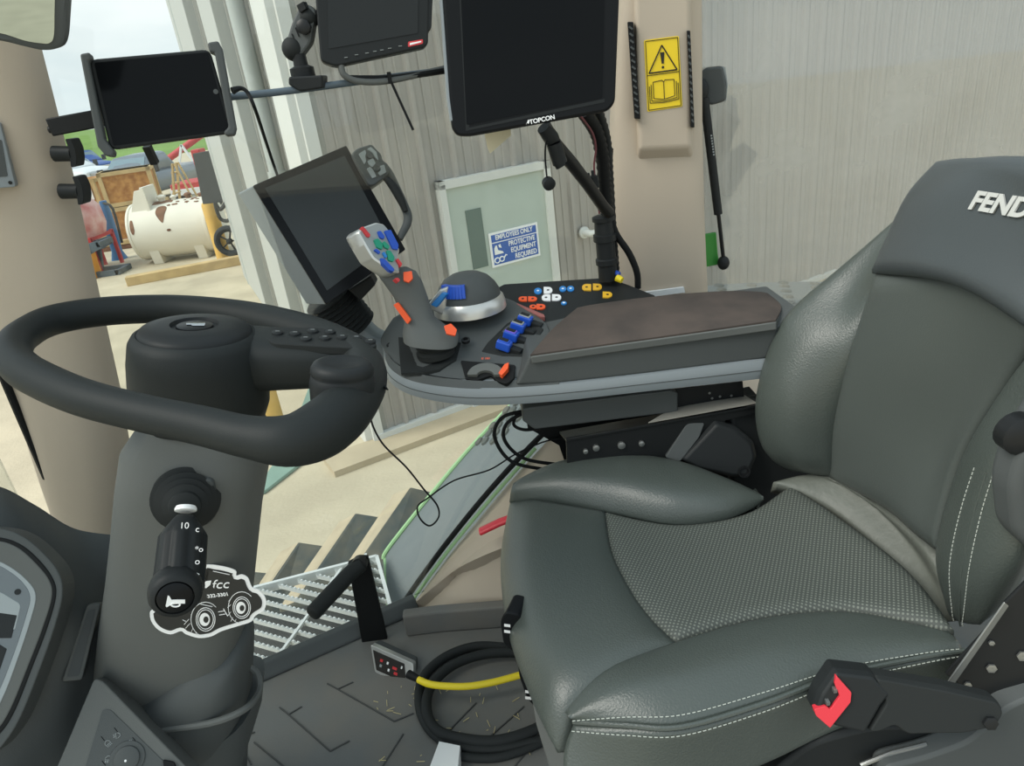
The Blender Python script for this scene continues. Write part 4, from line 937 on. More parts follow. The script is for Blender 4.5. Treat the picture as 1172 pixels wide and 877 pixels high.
f = [on_deck(*q, .004)[0] for q in ((456, 386), (457, 405), (459, 427), (480, 427), (503, 423), (522, 411), (527, 392))]; k = MB(); k.slab(f, [q - V((0, 0, .006)) for q in f]); k.build('stick_recess_shade', M['rubber'], arm, smooth=0)  # slab lies on the deck, dark colour stands in for shade in a recess
sd = [[V(q) for q in catmull([tuple(P(*q)) for q in tt[1:7]], 3)]]; n_t = len(sd[0])
nr = catmull([tuple(P(*q)) for q in ((442, 402, 1.515), (453, 416, 1.45), (480, 428, 1.395), (520, 434, 1.375), (570, 436, 1.365), (640, 431, 1.36))], 3)
sd.append([V(q) for q in nr]); k = MB(); cushion(sd, puff=.0, thick=.015, k=2, mb=k, sgn=-1); k.build('deck_skirt', M['plastic'], arm, smooth=50)
f = [P(*q, 1.352) for q in ((590, 441), (597, 428), (606, 408), (700, 396), (800, 384), (890, 373), (935, 367), (935, 402), (868, 412), (740, 428), (640, 439))]
k = MB(); k.slab(f, [q + V((0, .27, 0)) for q in f]); k.build('storage_box', M['plastic'], arm, smooth=0, bevel=.006, seg=3)
pad = GY([[(607, 406, 1.346), (700, 393, 1.346), (800, 379, 1.346), (888, 366, 1.346)],
          [(633, 376, 1.46), (715, 364, 1.46), (810, 353, 1.46), (894, 350, 1.46)],
          [(661, 352, 1.57), (740, 341, 1.57), (830, 334, 1.57), (880, 336, 1.57)]])
cushion(pad, puff=.006, thick=.004, k=7, edge=.12, sgn=-1).build('cloth_pad', M['cloth'], arm, smooth=60)
cushion([[q - V((0, 0, .004)) + V((0, -.003, 0)) for q in pad[0]], [q - V((0, 0, .004)) for q in pad[1]], [q - V((0, 0, .004)) for q in pad[2]]], puff=0, thick=.017, k=7, sgn=-1).build('pad_base', M['plastic2'], arm, smooth=40, bevel=.002)
# keypad panel
kp = Plane(P(572, 328, 1.73), (0, 0, 1)); a_, b_, c_ = P(575, 326, 1.76), P(705, 320, 1.74), P(612, 376, 1.53)
kn = (b_ - a_).cross(c_ - a_).normalized(); kn = kn if kn.z > 0 else -kn; kp = Plane(a_, kn)
f = kp.poly([(560, 334), (577, 325), (640, 321), (688, 318), (706, 321), (720, 326), (750, 338), (740, 346), (690, 352), (655, 366), (614, 392), (585, 372)]); k = MB(); k.slab(f, [q - kn * .025 for q in f]); kpo = k.build('keypad_panel', M['black'], arm, smooth=0, bevel=.003)
def key(pts, m_, h=.003, parent=None, plane=kp, name='key'):
    f = rrect(plane.poly(pts), .002, 3); k = MB(); k.slab([q + plane.n * h for q in f], [q - plane.n * .002 for q in f]); return k.build(name, m_, parent or kpo, smooth=0, bevel=.0006)
def z3(pts): return [(560 + x * .1369, 310 + y * .1369) for x, y in pts]
def oval(x0, x1, y0, y1, flat=None):
    cx, cy, a, b = (x0 + x1) / 2, (y0 + y1) / 2, (x1 - x0) / 2, (y1 - y0) / 2; o = []
    for i in range(16):
        t = 2 * math.pi * i / 16; x, y = math.cos(t), math.sin(t)
        if flat == 'r': x = max(-1, min(x * 1.0, .0)) if x < 0 else 1.0
        if flat == 'l': x = x if x > 0 else -1.0
        o.append((cx + a * x, cy + b * y))
    q = []
    for p in o:
        if not q or (abs(p[0] - q[-1][0]) + abs(p[1] - q[-1][1])) > .5: q.append(p)
    return z3(q)
for x0, x1, y0, y1, c, fl_ in ((245, 315, 222, 262, 'orangebtn', 'r'), (325, 400, 222, 262, 'orangebtn', 'l'), (375, 440, 150, 200, 'bluebtn2', None), (455, 528, 142, 198, 'white', 'l'), (438, 512, 205, 258, 'white', 'r'), (524, 602, 203, 256, 'white', 'l'), (585, 645, 135, 180, 'bluebtn2', None), (650, 710, 133, 178, 'bluebtn2', None), (775, 852, 118, 172, 'yellowbtn', 'r'), (866, 942, 115, 168, 'yellowbtn', 'l'), (948, 1028, 182, 232, 'yellowbtn', 'l'), (335, 400, 290, 325, 'orangebtn', None), (395, 470, 285, 330, 'orangebtn', 'l'), (600, 648, 262, 290, 'bluebtn2', None)):
    o = key(oval(x0, x1, y0, y1, fl_), M[c])
    cx, cy = (x0 + x1) / 2, (y0 + y1) / 2
    k = MB(); q = kp.hit(*z3([(cx, cy)])[0]); k.lathe(q, kn, [(.0035, .002), (.0035, .0036), (.0022, .0037), (.0005, .0033)], 8); k.build('key_symbol', M['ink'] if c != 'bluebtn2' else M['white'], o)
f = kp.poly(z3([(225, 310), (240, 305), (460, 400), (468, 420), (430, 418), (330, 370)])); k = MB(); k.slab([q + kn * .012 for q in f], [q - kn * .01 for q in f]); k.build('wrist_edge', mat('dull_red', rgb(150, 92, 88), .6), arm, smooth=0, bevel=.002)
# dome controller with silver collar and blue thumb wheel
dn = V((0, 0, 1)); dc = P(538, 352, 1.60)
dome = thing('dome_controller', 'dark rounded dome with silver collar and blue scroll wheel on the armrest', 'controller', dc)
k = MB(); k.lathe(dc, dn, [(.088, -.004), (.087, .010), (.084, .022), (.070, .036), (.05, .04)], 40); k.build('silver_collar', M['alu'], dome)
k = MB(); k.lathe(dc, dn, [(.078, .026), (.076, .040), (.068, .056), (.054, .072), (.036, .082), (.018, .0865), (.001, .088)], 40); k.build('dome_cap', M['plastic'], dome)
k = MB()
for i in range(9):
    t = -2.50 + i * .105; d = V((math.cos(t), math.sin(t), 0)); p = dc + d * .067 + V((0, 0, .060)); k.box(p, (.012, .0075, .030), (d, dn.cross(d), (dn + d * -.35).normalized()))
k.build('scroll_wheel', M['bluebtn'], dome, smooth=0, bevel=.001)
f = [P(*q, 1.53) for q in ((493, 349), (506, 335), (511, 337), (499, 352))]; k = MB(); k.slab(f, [q + V((.01, .02, -.004)) for q in f]); k.build('side_key', M['bluebtn2'], dome, smooth=0, bevel=.001)
f = [P(*q, 1.54) for q in ((487, 352), (503, 332), (513, 328), (511, 346), (508, 362))]; k = MB(); k.slab(f, [q + V((.01, .04, -.004)) for q in f]); k.build('collar_wing', M['alu'], dome, smooth=0, bevel=.004)
# joystick
joy = thing('joystick', 'multi-button grey joystick with silver head at the front of the armrest', 'joystick', P(495, 418, 1.47))
bc = on_deck(499, 404)[0]
k = MB(); ax = V((-.05, 0, 1)).normalized(); k.lathe(bc, ax, [(.043, -.005), (.044, .008), (.038, .013), (.041, .020), (.034, .028)], 32); k.build('joystick_bellows', M['rubber'], joy)
rows = [(462, 388, 524, 392, 1.46, .055), (461, 379, 525, 384, 1.465, .052), (463, 368, 512, 376, 1.475, .040), (458, 354, 496, 363, 1.485, .030), (450, 338, 490, 342, 1.49, .027), (441, 326, 483, 322, 1.495, .025), (434, 316, 476, 311, 1.495, .022), (440, 312, 466, 306, 1.495, .016)]
pxloft(rows, p=2.6).build('joystick_grip', M['plastic2'], joy, smooth=80)
jp = Plane(P(436, 285, 1.47), (.62, -.62, .48))
fo = [(409, 266), (413, 261), (430, 255), (439, 257), (448, 268), (457, 286), (455, 297), (457, 313), (450, 312), (440, 306), (426, 296), (417, 281)]
f = rrect(jp.poly(fo), .004, 2); k = MB(); n = len(f); bk_ = V((-.034, .024, -.014))
k.loft([[q + bk_ for q in inset(f, .004)], [q + bk_ * .9 for q in f], [q + bk_ * .5 for q in f], f, [q + jp.n * .003 for q in inset(f, .004)]]); k.build('joystick_head', M['alu'], joy, smooth=40)
f2 = inset(f, .004); k = MB(); k.slab([q + jp.n * .0042 for q in f2], [q + jp.n * .002 for q in f2]); k.build('face_plate', M['keygrey'], joy, smooth=0)
def z2(x, y): return (390 + x * .1198, 250 + y * .1198)
for pts, c in (([(175, 100), (200, 95), (265, 170), (262, 195), (235, 190)], 'redbtn'), ([(335, 140), (365, 135), (405, 190), (395, 215), (360, 200)], 'bluebtn'), ([(400, 135), (460, 125), (535, 270), (530, 315), (480, 305)], 'bluebtn'), ([(300, 220), (340, 208), (385, 260), (380, 315), (330, 290)], 'greenbtn'), ([(380, 250), (400, 232), (450, 280), (440, 310), (400, 290)], 'greenbtn'), ([(420, 320), (460, 325), (498, 390), (485, 430), (440, 415)], 'greenbtn'), ([(300, 315), (325, 305), (365, 340), (350, 355)], 'bluebtn'), ([(360, 395), (400, 400), (495, 500), (490, 525), (450, 510), (380, 440)], 'bluebtn'), ([(380, 340), (400, 335), (430, 380), (410, 395)], 'bluebtn2'), ([(510, 410), (530, 395), (570, 450), (555, 480)], 'redbtn'), ([(495, 590), (525, 580), (550, 600), (535, 625)], 'redbtn')):
    key([z2(*q) for q in pts], M[c], .009, joy, jp, 'thumb_button')
js = Plane(P(466, 318, 1.462), (.1, -.75, .65))
for pts, c in (([(600, 520), (680, 510), (690, 580), (650, 620), (600, 600)], 'orangebtn'),):
    key([z2(*q) for q in pts], M['orangebtn'], .004, joy, js, 'orange_switch')
for pts in ([(451, 349), (456, 346), (471, 366), (467, 371)],):
    jq = Plane(P(460, 358, 1.452), (-.35, -1, .3)); key(pts, M['orangebtn'], .004, joy, jq, 'orange_rocker')
jq = Plane(P(515, 379, 1.413), (.2, -.8, .75)); key([(508, 374), (516, 371), (523, 378), (521, 385), (511, 383)], M['orangebtn'], .004, joy, jq, 'orange_badge')
k = MB()
for c in ((447, 395), (533, 389)):
    q = P(c[0], c[1], 1.535 if c[0] < 500 else 1.475); k.lathe(q + V((0, 0, -.004)), (0, -.3, 1), [(.010, 0), (.010, .006), (.006, .007), (.005, .002), (.0005, .002)], 12)
k.build('deck_screw', M['frameblk'], arm)
# blue lever bank; a raised dark slab paints the pocket's shade
lb = thing('lever_bank', 'row of four blue finger levers in a pocket beside the cloth pad', 'levers', P(592, 400, 1.44))
f = [on_deck(*q, .0015)[0] for q in ((551, 402), (558, 392), (580, 370), (597, 361), (622, 376), (606, 408), (575, 407))]; k = MB(); k.slab(f, [q + V((0, 0, -.01)) for q in f]); k.build('lever_pocket_shade', M['rubber'], lb, smooth=0, bevel=.002)
for i, (c, y, ed) in enumerate((((577, 395), 1.425, 'bluebtn'), ((585, 384), 1.455, 'violet'), ((593, 374), 1.485, 'keygrey'), ((601, 366), 1.515, 'keygrey'))):
    q = on_deck(c[0], c[1], .014)[0]; X = V((.80, -.35, -.30)).normalized(); Y_ = V((.55, .8, .0)); Y_ = (Y_ - X * Y_.dot(X)).normalized(); Z_ = X.cross(Y_).normalized(); Z_ = Z_ if Z_.z > 0 else -Z_
    k = MB(); k.box(q, (.034, .022, .022), (X, Y_, Z_)); fl2 = k.build('finger_lever', M['bluebtn'], lb, smooth=0, bevel=.004, seg=3)
    k = MB(); k.box(q + Z_ * .0115 - X * .002, (.026, .017, .004), (X, Y_, Z_)); k.build('lever_rim', M[ed], fl2, smooth=0, bevel=.002)
    k = MB(); k.box(q + Z_ * .0125 - X * .003, (.022, .0135, .004), (X, Y_, Z_)); k.build('lever_inlay', M['black'], fl2, smooth=0, bevel=.0015)
    k = MB(); k.box(q + X * .028 - Z_ * .006 + Y_ * .004, (.028, .018, .014), (X, Y_, Z_)); k.build('lever_base', M['black'], fl2, smooth=0, bevel=.002)
# thumb wheel near the edge, its pocket's shade painted as a black slab
tw = thing('throttle_wheel', 'grey half round thumb wheel with orange tab at the edge of the armrest', 'thumb wheel', P(560, 434, 1.36))
tp_ = Plane(on_deck(560, 422, .003)[0], (0, -.45, .89))
f = rrect(tp_.poly([(527, 413), (590, 418), (588, 434), (580, 440), (570, 437), (562, 430), (545, 436), (533, 434)]), .005); k = MB(); k.slab([q + tp_.n * .0015 for q in f], [q - tp_.n * .01 for q in f]); k.build('wheel_pocket_shade', M['seal'], tw, smooth=0, bevel=.001)
c = tp_.hit(556, 432); X = (tp_.hit(580, 432) - c).normalized(); Y_ = tp_.n.cross(X)
k = MB(); pr = [c + X * (.040 * math.cos(t)) + Y_ * (.034 * math.sin(t)) for t in [math.pi * i / 14 for i in range(15)]] + [c + X * (.018 * math.cos(t)) + Y_ * (.012 * math.sin(t)) for t in [math.pi * i / 8 for i in range(8, -1, -1)]]
k.slab([q + tp_.n * .010 for q in pr], [q - tp_.n * .004 for q in pr]); k.build('thumb_wheel', M['plastic2'], tw, smooth=30, bevel=.0015)
f = tp_.poly([(571, 431), (578, 421), (583, 419), (582, 426), (575, 434)]); k = MB(); k.slab([q + tp_.n * .013 for q in f], [q for q in f]); k.build('orange_tab', M['orangebtn'], tw, smooth=0, bevel=.001)
text('scale_marks', 'ıı ıııı', M['orangebtn'], tw, tp_.hit(556, 411) + tp_.n * .003, X, tp_.n, .012)

# ---- under the armrest
root = thing('control_box', 'grey electronics box hanging under the armrest', 'box', P(690, 490, 1.5))
f = [P(*q, 1.40) for q in ((598, 468), (610, 466), (768, 447), (776, 450), (776, 472), (612, 492), (598, 482))]; k = MB(); k.slab(f, [q + V((0, .16, 0)) for q in f]); k.build('box_shell', M['plastic'], root, smooth=0, bevel=.004)
f = [P(*q, 1.42) for q in ((768, 446), (850, 437), (852, 458), (846, 462), (775, 470))]; k = MB(); k.slab(f, [q + V((0, .004, 0)) for q in f]); br = k.build('mount_bracket', M['frameblk'], root, smooth=0)
k = MB()
for c in ((815, 456), (824, 454), (837, 453), (812, 450)): k.lathe(P(*c, 1.419), (0, -1, 0), [(.003, 0), (.003, .001), (.001, .0012)], 8)
k.build('bracket_hole', M['steel'], br)
root = thing('seat_rail_frame', 'black steel side frame with bolts between armrest and seat cushion', 'frame', P(750, 530, 1.42))
f = [P(*q, 1.375) for q in ((648, 503), (760, 484), (866, 464), (870, 472), (830, 482), (835, 560), (650, 560))]; k = MB(); k.slab(f, [q + V((0, .01, 0)) for q in f]); k.build('side_plate', M['frameblk'], root, smooth=0, bevel=.002)
f = [P(648, 503, 1.372), P(866, 464, 1.372), P(858, 456, 1.46), P(640, 494, 1.46)]; k = MB(); k.slab(f, [q - V((0, 0, .006)) for q in f]); k.build('top_flange', M['frameblk'], root, smooth=0, bevel=.001)
f = [P(742, 484.5, 1.37), P(866, 462, 1.37), P(852, 453, 1.43), P(790, 456, 1.46)]; f = [q + V((0, 0, .002)) for q in f]; k = MB(); k.slab(f, [q - V((0, 0, .002)) for q in f]); k.build('worn_patch', mat('worn_flange', rgb(150, 148, 140), .5), root, smooth=0)
f = [P(*q, 1.50) for q in ((604, 490), (776, 470), (866, 452), (880, 500), (650, 540), (640, 510))]; k = MB(); k.slab(f, [q + V((0, .05, 0)) for q in f]); k.build('inner_plate', M['seal'], root, smooth=0)
k = MB()
for c, r in (((711, 509), .009), ((734, 507), .007), ((682, 512), .008), ((670, 516), .006)): k.lathe(P(*c, 1.375), (0, -1, 0), [(r, 0), (r, .006), (r * .6, .007), (.0005, .0075)], 10)
k.build('frame_bolt', M['steel'], root)
k = MB(); f = [P(*q, 1.385) for q in ((836, 472), (895, 470), (960, 540), (960, 610), (836, 585))]; k.slab(f, [q + V((0, .08, 0)) for q in f]); k.build('recliner_block', M['black'], root, bevel=.01)
k = MB(); q = P(868, 475, 1.46); k.ball(q, (.06, .05, .05)); k.build('recliner_knob', M['rubber'], root)
# wires hanging from the console
for pts, lab in ((((602, 470, 1.46), (575, 478, 1.45), (566, 500, 1.45), (585, 528, 1.45), (625, 538, 1.46), (655, 545, 1.47)), 'outer black cable loop hanging under the armrest'), (((605, 470, 1.47), (580, 485, 1.465), (578, 505, 1.465), (600, 525, 1.47), (640, 532, 1.475)), 'inner black cable loop hanging under the armrest')):
    k = MB(); k.tube([P(*q) for q in pts], .0045, 8, smooth=8); tag(k.build('cable_loop', M['seal']), lab, 'cable', 'cable loops under the armrest')
k = MB(); k.tube([P(*q) for q in ((592, 472, 1.48), (588, 486, 1.47), (600, 492, 1.46), (618, 490, 1.46))], .004, 8, smooth=6); tag(k.build('connector_lead', M['seal']), 'short black lead curling at the front end of the grey control box', 'cable')
k = MB(); k.tube([P(*q) for q in ((428, 470, 1.40), (425, 482, 1.40), (438, 508, 1.40), (465, 535, 1.40), (485, 560, 1.40), (500, 578, 1.40), (502, 592, 1.40), (492, 602, 1.40), (481, 594, 1.40), (478, 580, 1.41), (490, 570, 1.42), (520, 550, 1.44), (560, 538, 1.46), (590, 520, 1.48), (625, 505, 1.49), (650, 502, 1.48))], .0022, 6, smooth=6)
tag(k.build('thin_wire', M['seal']), 'thin loose black wire with a loop hanging in front of the fender', 'wire')
# ================================================================= steering wheel
WC = P(222, 428, .88)
wn = V((math.sin(math.radians(11)), 0.03, math.cos(math.radians(11)))).normalized()
wpl = Plane(WC, wn)
sw = thing('steering_wheel', 'black steering wheel with tall hub, button spoke and spinner knob', 'steering wheel', WC - wn * .12)
ring = [((14, 402), 20), ((26, 384), 18), ((62, 366), 17), ((125, 356), 16.5), ((200, 354), 16.5), ((270, 361), 18), ((325, 374), 21), ((375, 391), 23), ((408, 410), 24), ((418, 430), 25), ((406, 455), 30), ((376, 486), 34), ((335, 504), 31), ((285, 500), 25), ((230, 487), 23), ((160, 472), 22), ((95, 455), 22), ((45, 434), 22), ((20, 417), 21)]
pts, rs = [], []
for (c, r) in ring:
    q = wpl.hit(*c); pts.append(q); rs.append(r * (q - CAM).dot(FW) / F)
k = MB(); k.tube(pts, rs, 18, closed=True, smooth=6); k.build('rim', M['wheelrub'], sw, smooth=180)
# hub: tall round housing under the top pad
hc = wpl.hit(226, 403); mpx = (hc - CAM).dot(FW) / F
k = MB(); R1 = 76 * mpx
k.lathe(hc, wn, [(R1 * .80, -.105), (R1 * .92, -.10), (R1 * .985, -.08), (R1, -.05), (R1 * .97, -.01), (R1 * .92, .018), (R1 * .86, .028), (R1 * .80, .031), (R1 * .78, .028)], 44); k.build('hub_housing', M['wheelrub'], sw, smooth=60)
k = MB(); k.lathe(hc, wn, [(R1 * .79, .024), (R1 * .79, .031), (R1 * .74, .037), (R1 * .5, .042), (R1 * .34, .043), (R1 * .32, .038), (.001, .038)], 44); horn = k.build('horn_pad', M['black'], sw, smooth=50)
k = MB(); X0 = (wpl.hit(300, 402) - hc).normalized(); Y0 = wn.cross(X0)
k.lathe(hc + wn * .038, wn, [(R1 * .26, 0), (R1 * .25, .003), (R1 * .2, .004), (.001, .004)], 24); k.build('badge', M['gloss'], horn)
# chrome emblem: a small rounded double bar
k = MB(); k.box(hc + wn * .043 + X0 * .002, (.026, .006, .002), (X0, Y0, wn)); k.box(hc + wn * .043 + X0 * .006 + Y0 * -.006, (.018, .004, .002), (X0, Y0, wn)); k.build('emblem', M['chrome'], horn, smooth=0, bevel=.001)
# spoke with switch panel to the right
a, b = wpl.hit(285, 400), wpl.hit(418, 406)
rows = []
sp = []
for t, w_, h_, dz in ((0, .060, .044, -.014), (.25, .062, .040, -.012), (.5, .060, .038, -.010), (.75, .054, .035, -.009), (.93, .042, .030, -.008), (1.04, .024, .018, -.008)):
    c = a.lerp(b, t); sp.append(srect(c + wn * dz, Y0, wn, w_, h_, 3, 24))
k = MB(); k.loft(sp); k.build('spoke', M['wheelrub'], sw, smooth=60)
wp2 = Plane(WC + wn * .0235, wn)
f = rrect(wp2.poly([(296, 383), (320, 377), (370, 378), (410, 384), (433, 397), (424, 402), (360, 399), (312, 396)]), .012); k = MB(); k.slab([q + wn * .004 for q in f], [q - wn * .008 for q in f]); spn = k.build('switch_panel', M['rubber'], sw, smooth=0, bevel=.0015)
for c in ((318, 385), (338, 386), (358, 383), (378, 384), (372, 391), (392, 390), (350, 392), (408, 391), (424, 395)):
    q = wp2.hit(*c) + wn * .004; k = MB(); k.lathe(q, wn, [(.0085, 0), (.008, .003), (.005, .004), (.0005, .0042)], 12, sx=1.3, up=V((1, 0, 0))); bt_ = k.build('spoke_button', M['black'], spn)
    k = MB(); k.box(q + wn * .0042, (.006, .0015, .0006), (X0, Y0, wn)); k.build('button_mark', M['keygrey'], spn, smooth=0)
# spinner knob on the thick part of the rim
kb = Plane(WC + wn * .035, wn).hit(392, 431)
k = MB(); km = (kb - CAM).dot(FW) / F; rr = 38 * km
k.lathe(kb, wn, [(rr * .86, -.05), (rr * .98, -.03), (rr, -.008), (rr * .95, .002), (rr * .93, .003), (rr * .96, .006), (rr * .95, .012), (rr * .86, .018), (rr * .68, .020), (rr * .5, .0175), (.001, .0155)], 36, sx=.98, sy=.86, up=Y0); k.build('spinner_knob', M['black'], sw, smooth=60)
k = MB(); k.tube([wpl.hit(432, 436) , wpl.hit(436, 441), P(444, 446, .83)], [.004, .004, .001], 6); k.build('knob_pin', M['seal'], sw)

# ================================================================= steering column
col = thing('steering_column', 'dark grey steering column cover rising from the pedestal to the wheel', 'steering column', P(205, 840, .97))
rows = [(172, 470, 292, 478, .95, .07), (152, 500, 306, 512, .95, .09), (148, 540, 301, 545, .955, .10), (143, 590, 293, 590, .96, .10), (137, 640, 288, 640, .965, .10), (129, 690, 283, 690, .97, .10), (122, 740, 276, 740, .975, .095), (120, 775, 240, 790, .98, .09), (122, 800, 205, 830, .985, .08)]
pxloft(rows, p=3.6).build('column_cover', M['plastic2'], col, smooth=60)
k = MB(); k.tube([P(152, 510, .92), P(153, 600, .905), P(152, 700, .90), P(150, 790, .91)], .006, 8, smooth=5); k.build('cover_ridge', M['plastic2'], col)
rows = [(262, 720, 284, 726, .965, .05), (215, 745, 284, 745, .955, .09), (175, 772, 284, 770, .955, .10), (142, 795, 283, 800, .96, .105), (138, 825, 278, 822, .965, .105), (150, 850, 265, 845, .97, .10)]
pxloft(rows, p=3).build('column_boot', M['plastic'], col, smooth=70)
rows = [(120, 842, 296, 790, .985, .115), (124, 860, 292, 828, .985, .13), (130, 900, 275, 880, .985, .13), (135, 960, 272, 960, .985, .13)]
ped = MB(); rings = []
pxloft(rows, p=3.5).build('pedestal', M['plastic'], col, smooth=70)
k = MB(); k.tube([P(283, 762, .98), P(295, 772, .97), P(296, 792, .94), P(280, 812, .88), P(240, 828, .855), (P(175, 836, .86))], .006, 8, smooth=5); k.build('pedestal_lip', M['plastic2'], col)
# column seam
# multi-function lever with rubber boot
lev = thing('column_lever', 'black ribbed column lever with horn button at its tip, rising out of a rubber boot', 'lever', P(205, 690, .80))
b0, b1 = P(213, 573, .86), P(206, 600, .80); ax = (P(208, 603, .72) - P(214, 566, .87)).normalized(); m1 = (b0 - CAM).dot(FW) / F
k = MB(); k.lathe(P(213, 571, .85), ax, [(.046, -.02), (.046, .004), (.040, .006), (.041, .014), (.034, .017), (.035, .025), (.028, .028), (.029, .036), (.021, .040), (.020, .048), (.013, .052)], 36); k.build('lever_boot', M['rubber'], lev)
f = rrect([P(*q, .853) for q in ((180, 547), (243, 549), (248, 590), (236, 604), (186, 604), (175, 588))], .012); k = MB(); k.slab(f, [q + V((0, .03, 0)) for q in f]); k.build('boot_frame', M['plastic'], lev, smooth=0, bevel=.004, seg=3)
l0, l1 = P(212, 590, .78), P(203, 690, .70)
d = (l1 - l0).normalized(); x_, y_, _ = frame_of(d, V((1, 0, 0)))
L = (l1 - l0).length
k = MB(); k.lathe(l0 - d * .008, d, [(.012, -.004), (.0135, -.001), (.0135, .002), (.011, .003)], 24); k.build('lever_collar', M['white'], lev)
def lr(r, z, fl_=1.): return [l0 + d * z + (x_ * math.cos(2 * math.pi * i / 48) + y_ * math.sin(2 * math.pi * i / 48)) * (r * (1 - fl_ * .12 * (1 if (i % 6) < 2 else 0))) for i in range(48)]
k = MB(); k.loft([lr(.010, 0, 0), lr(.014, .004, 0), lr(.026, .022, 0), lr(.0295, .028), lr(.0305, L * .75), lr(.030, L * .80, 0), lr(.0305, L * .82, 0), lr(.0305, L * .85, 0)]); k.build('lever_grip', M['black'], lev, smooth=50)
tn = ((CAM - P(201, 676, .70)).normalized() * .9 + d * .55).normalized()
k = MB(); k.lathe(P(201, 676, .70), tn, [(.024, -.03), (.030, -.012), (.0315, 0), (.0305, .010), (.027, .016), (.022, .018), (.0215, .013), (.001, .013)], 36); k.build('lever_end', M['black'], lev)
tc_ = P(201, 676, .70) + tn * .013
k = MB(); k.lathe(tc_, tn, [(.0205, 0), (.0200, .005), (.017, .007), (.001, .0075)], 32); hb = k.build('horn_button', M['gloss'], lev)
hpn = Plane(tc_ + tn * .0082, tn); k = MB()
def z1(x, y): return (165 + x * .1198 - 4, 640 + y * .1198 - 13 + 0)
ho = (201 - 200, 0)
def hz(x, y): return (201 + (x - 300) * .1198, 690 + (y - 440) * .1198 - 1)
f = [hpn.hit(*hz(*q)) for q in ((225, 380), (240, 385), (260, 420), (390, 420), (390, 455), (340, 455), (260, 465), (215, 490), (205, 480))]; k.slab([q + tn * .0006 for q in f], [q - tn * .0006 for q in f])
k.tube([hpn.hit(*hz(300 + 42 * math.cos(t), 466 + 20 * math.sin(t))) for t in [i * math.pi / 8 for i in range(16)]], .0011, 6, closed=True); k.build('horn_symbol', M['white'], hb, smooth=0)
lm = Plane(P(225, 630, .752), (.35, -.9, .3))
for body, c, s_ in (('10', (211, 602), .011), ('c', (226, 606), .011), ('*o', (228, 629), .010), ('o', (226, 643), .011), ('>', (226, 658), .010)):
    q = lm.hit(*c); q = CAM + (q - CAM) * .962; text('lever_mark', body, M['white'], lev, q, (lm.hit(c[0] + 5, c[1]) - lm.hit(*c)), lm.n, s_, .0003)

# tractor shaped sticker on the column
sp_ = Plane(P(240, 690, .862), (0.06, -1, .02))
st = thing('tractor_sticker', 'black tractor shaped sticker with white outline on the steering column', 'sticker', P(240, 728, .862))
def zs(x, y): return (165 + x * .1198, 640 + y * .1198)
out_ = [(580, 60), (740, 70), (870, 110), (880, 160), (930, 150), (990, 180), (1030, 270), (1100, 300), (1160, 380), (1150, 480), (1060, 545), (1020, 600), (900, 640), (740, 690), (640, 740), (520, 755), (400, 720), (350, 690), (250, 720), (140, 680), (70, 600), (55, 510), (90, 480), (160, 420), (250, 300), (400, 250), (540, 230), (580, 140)]
f = [sp_.hit(*zs(*q)) for q in catmull(out_, 4, True)]; k = MB(); k.slab(f, [q + V((0, .0012, 0)) for q in f]); k.build('sticker_outline', M['white'], st, smooth=0)
o2 = catmull(out_, 4, True); cx = sum(p[0] for p in o2) / len(o2); cy = sum(p[1] for p in o2) / len(o2)
def shrink(o, dd):
    n = len(o); r = []
    for i in range(n):
        ax_, ay_ = o[i - 1]; bx_, by_ = o[(i + 1) % n]; tx, ty = bx_ - ax_, by_ - ay_; l = math.hypot(tx, ty) or 1
        r.append((o[i][0] - ty / l * dd, o[i][1] + tx / l * dd))
    return r
# image y runs down, outline clockwise on screen: inward is to the right of travel
f = [sp_.hit(*zs(*q)) - V((0, .0008, 0)) for q in shrink(o2, 38)]; k = MB(); k.slab(f, [q + V((0, .0006, 0)) for q in f]); k.build('sticker_field', M['sticker'], st, smooth=0)
def sl(pts, w=7, closed=False):
    k = MB(); q = [sp_.hit(*zs(*p)) - V((0, .0012, 0)) for p in pts]; k.tube(q, w * .1198 / F * .96 / 1, 5, closed=closed); return k
def circ(c, a, b, n=24): return [(c[0] + a * math.cos(2 * math.pi * i / n), c[1] + b * math.sin(2 * math.pi * i / n)) for i in range(n)]
k = MB()
for c, s_ in (((590, 572), 1.), ((935, 460), .92)):
    for a in (95, 78):
        q = [sp_.hit(*zs(*p)) - V((0, .0012, 0)) for p in circ(c, a * s_ * .95, a * s_ * 1.18)]; k.tube(q, .0006, 5, closed=True)
    q = [sp_.hit(*zs(*p)) - V((0, .0012, 0)) for p in circ((c[0] - 8, c[1]), 50 * s_, 62 * s_)]; k.prism(q, V((0, -.0005, 0)))
    q = [sp_.hit(*zs(*p)) - V((0, .0012, 0)) for p in circ(c, 140 * s_, 165 * s_)[6:22]]; k.tube(q, .0005, 5)
k.build('sticker_wheels', M['white'], st, smooth=0)
k = MB()
for c, s_ in (((595, 570), 1.), ((938, 460), .92)): k.prism([sp_.hit(*zs(*p)) - V((0, .002, 0)) for p in circ(c, 24 * s_, 30 * s_)], V((0, -.0004, 0)))
k.build('sticker_hubs', M['sticker'], st, smooth=0)
k = MB()
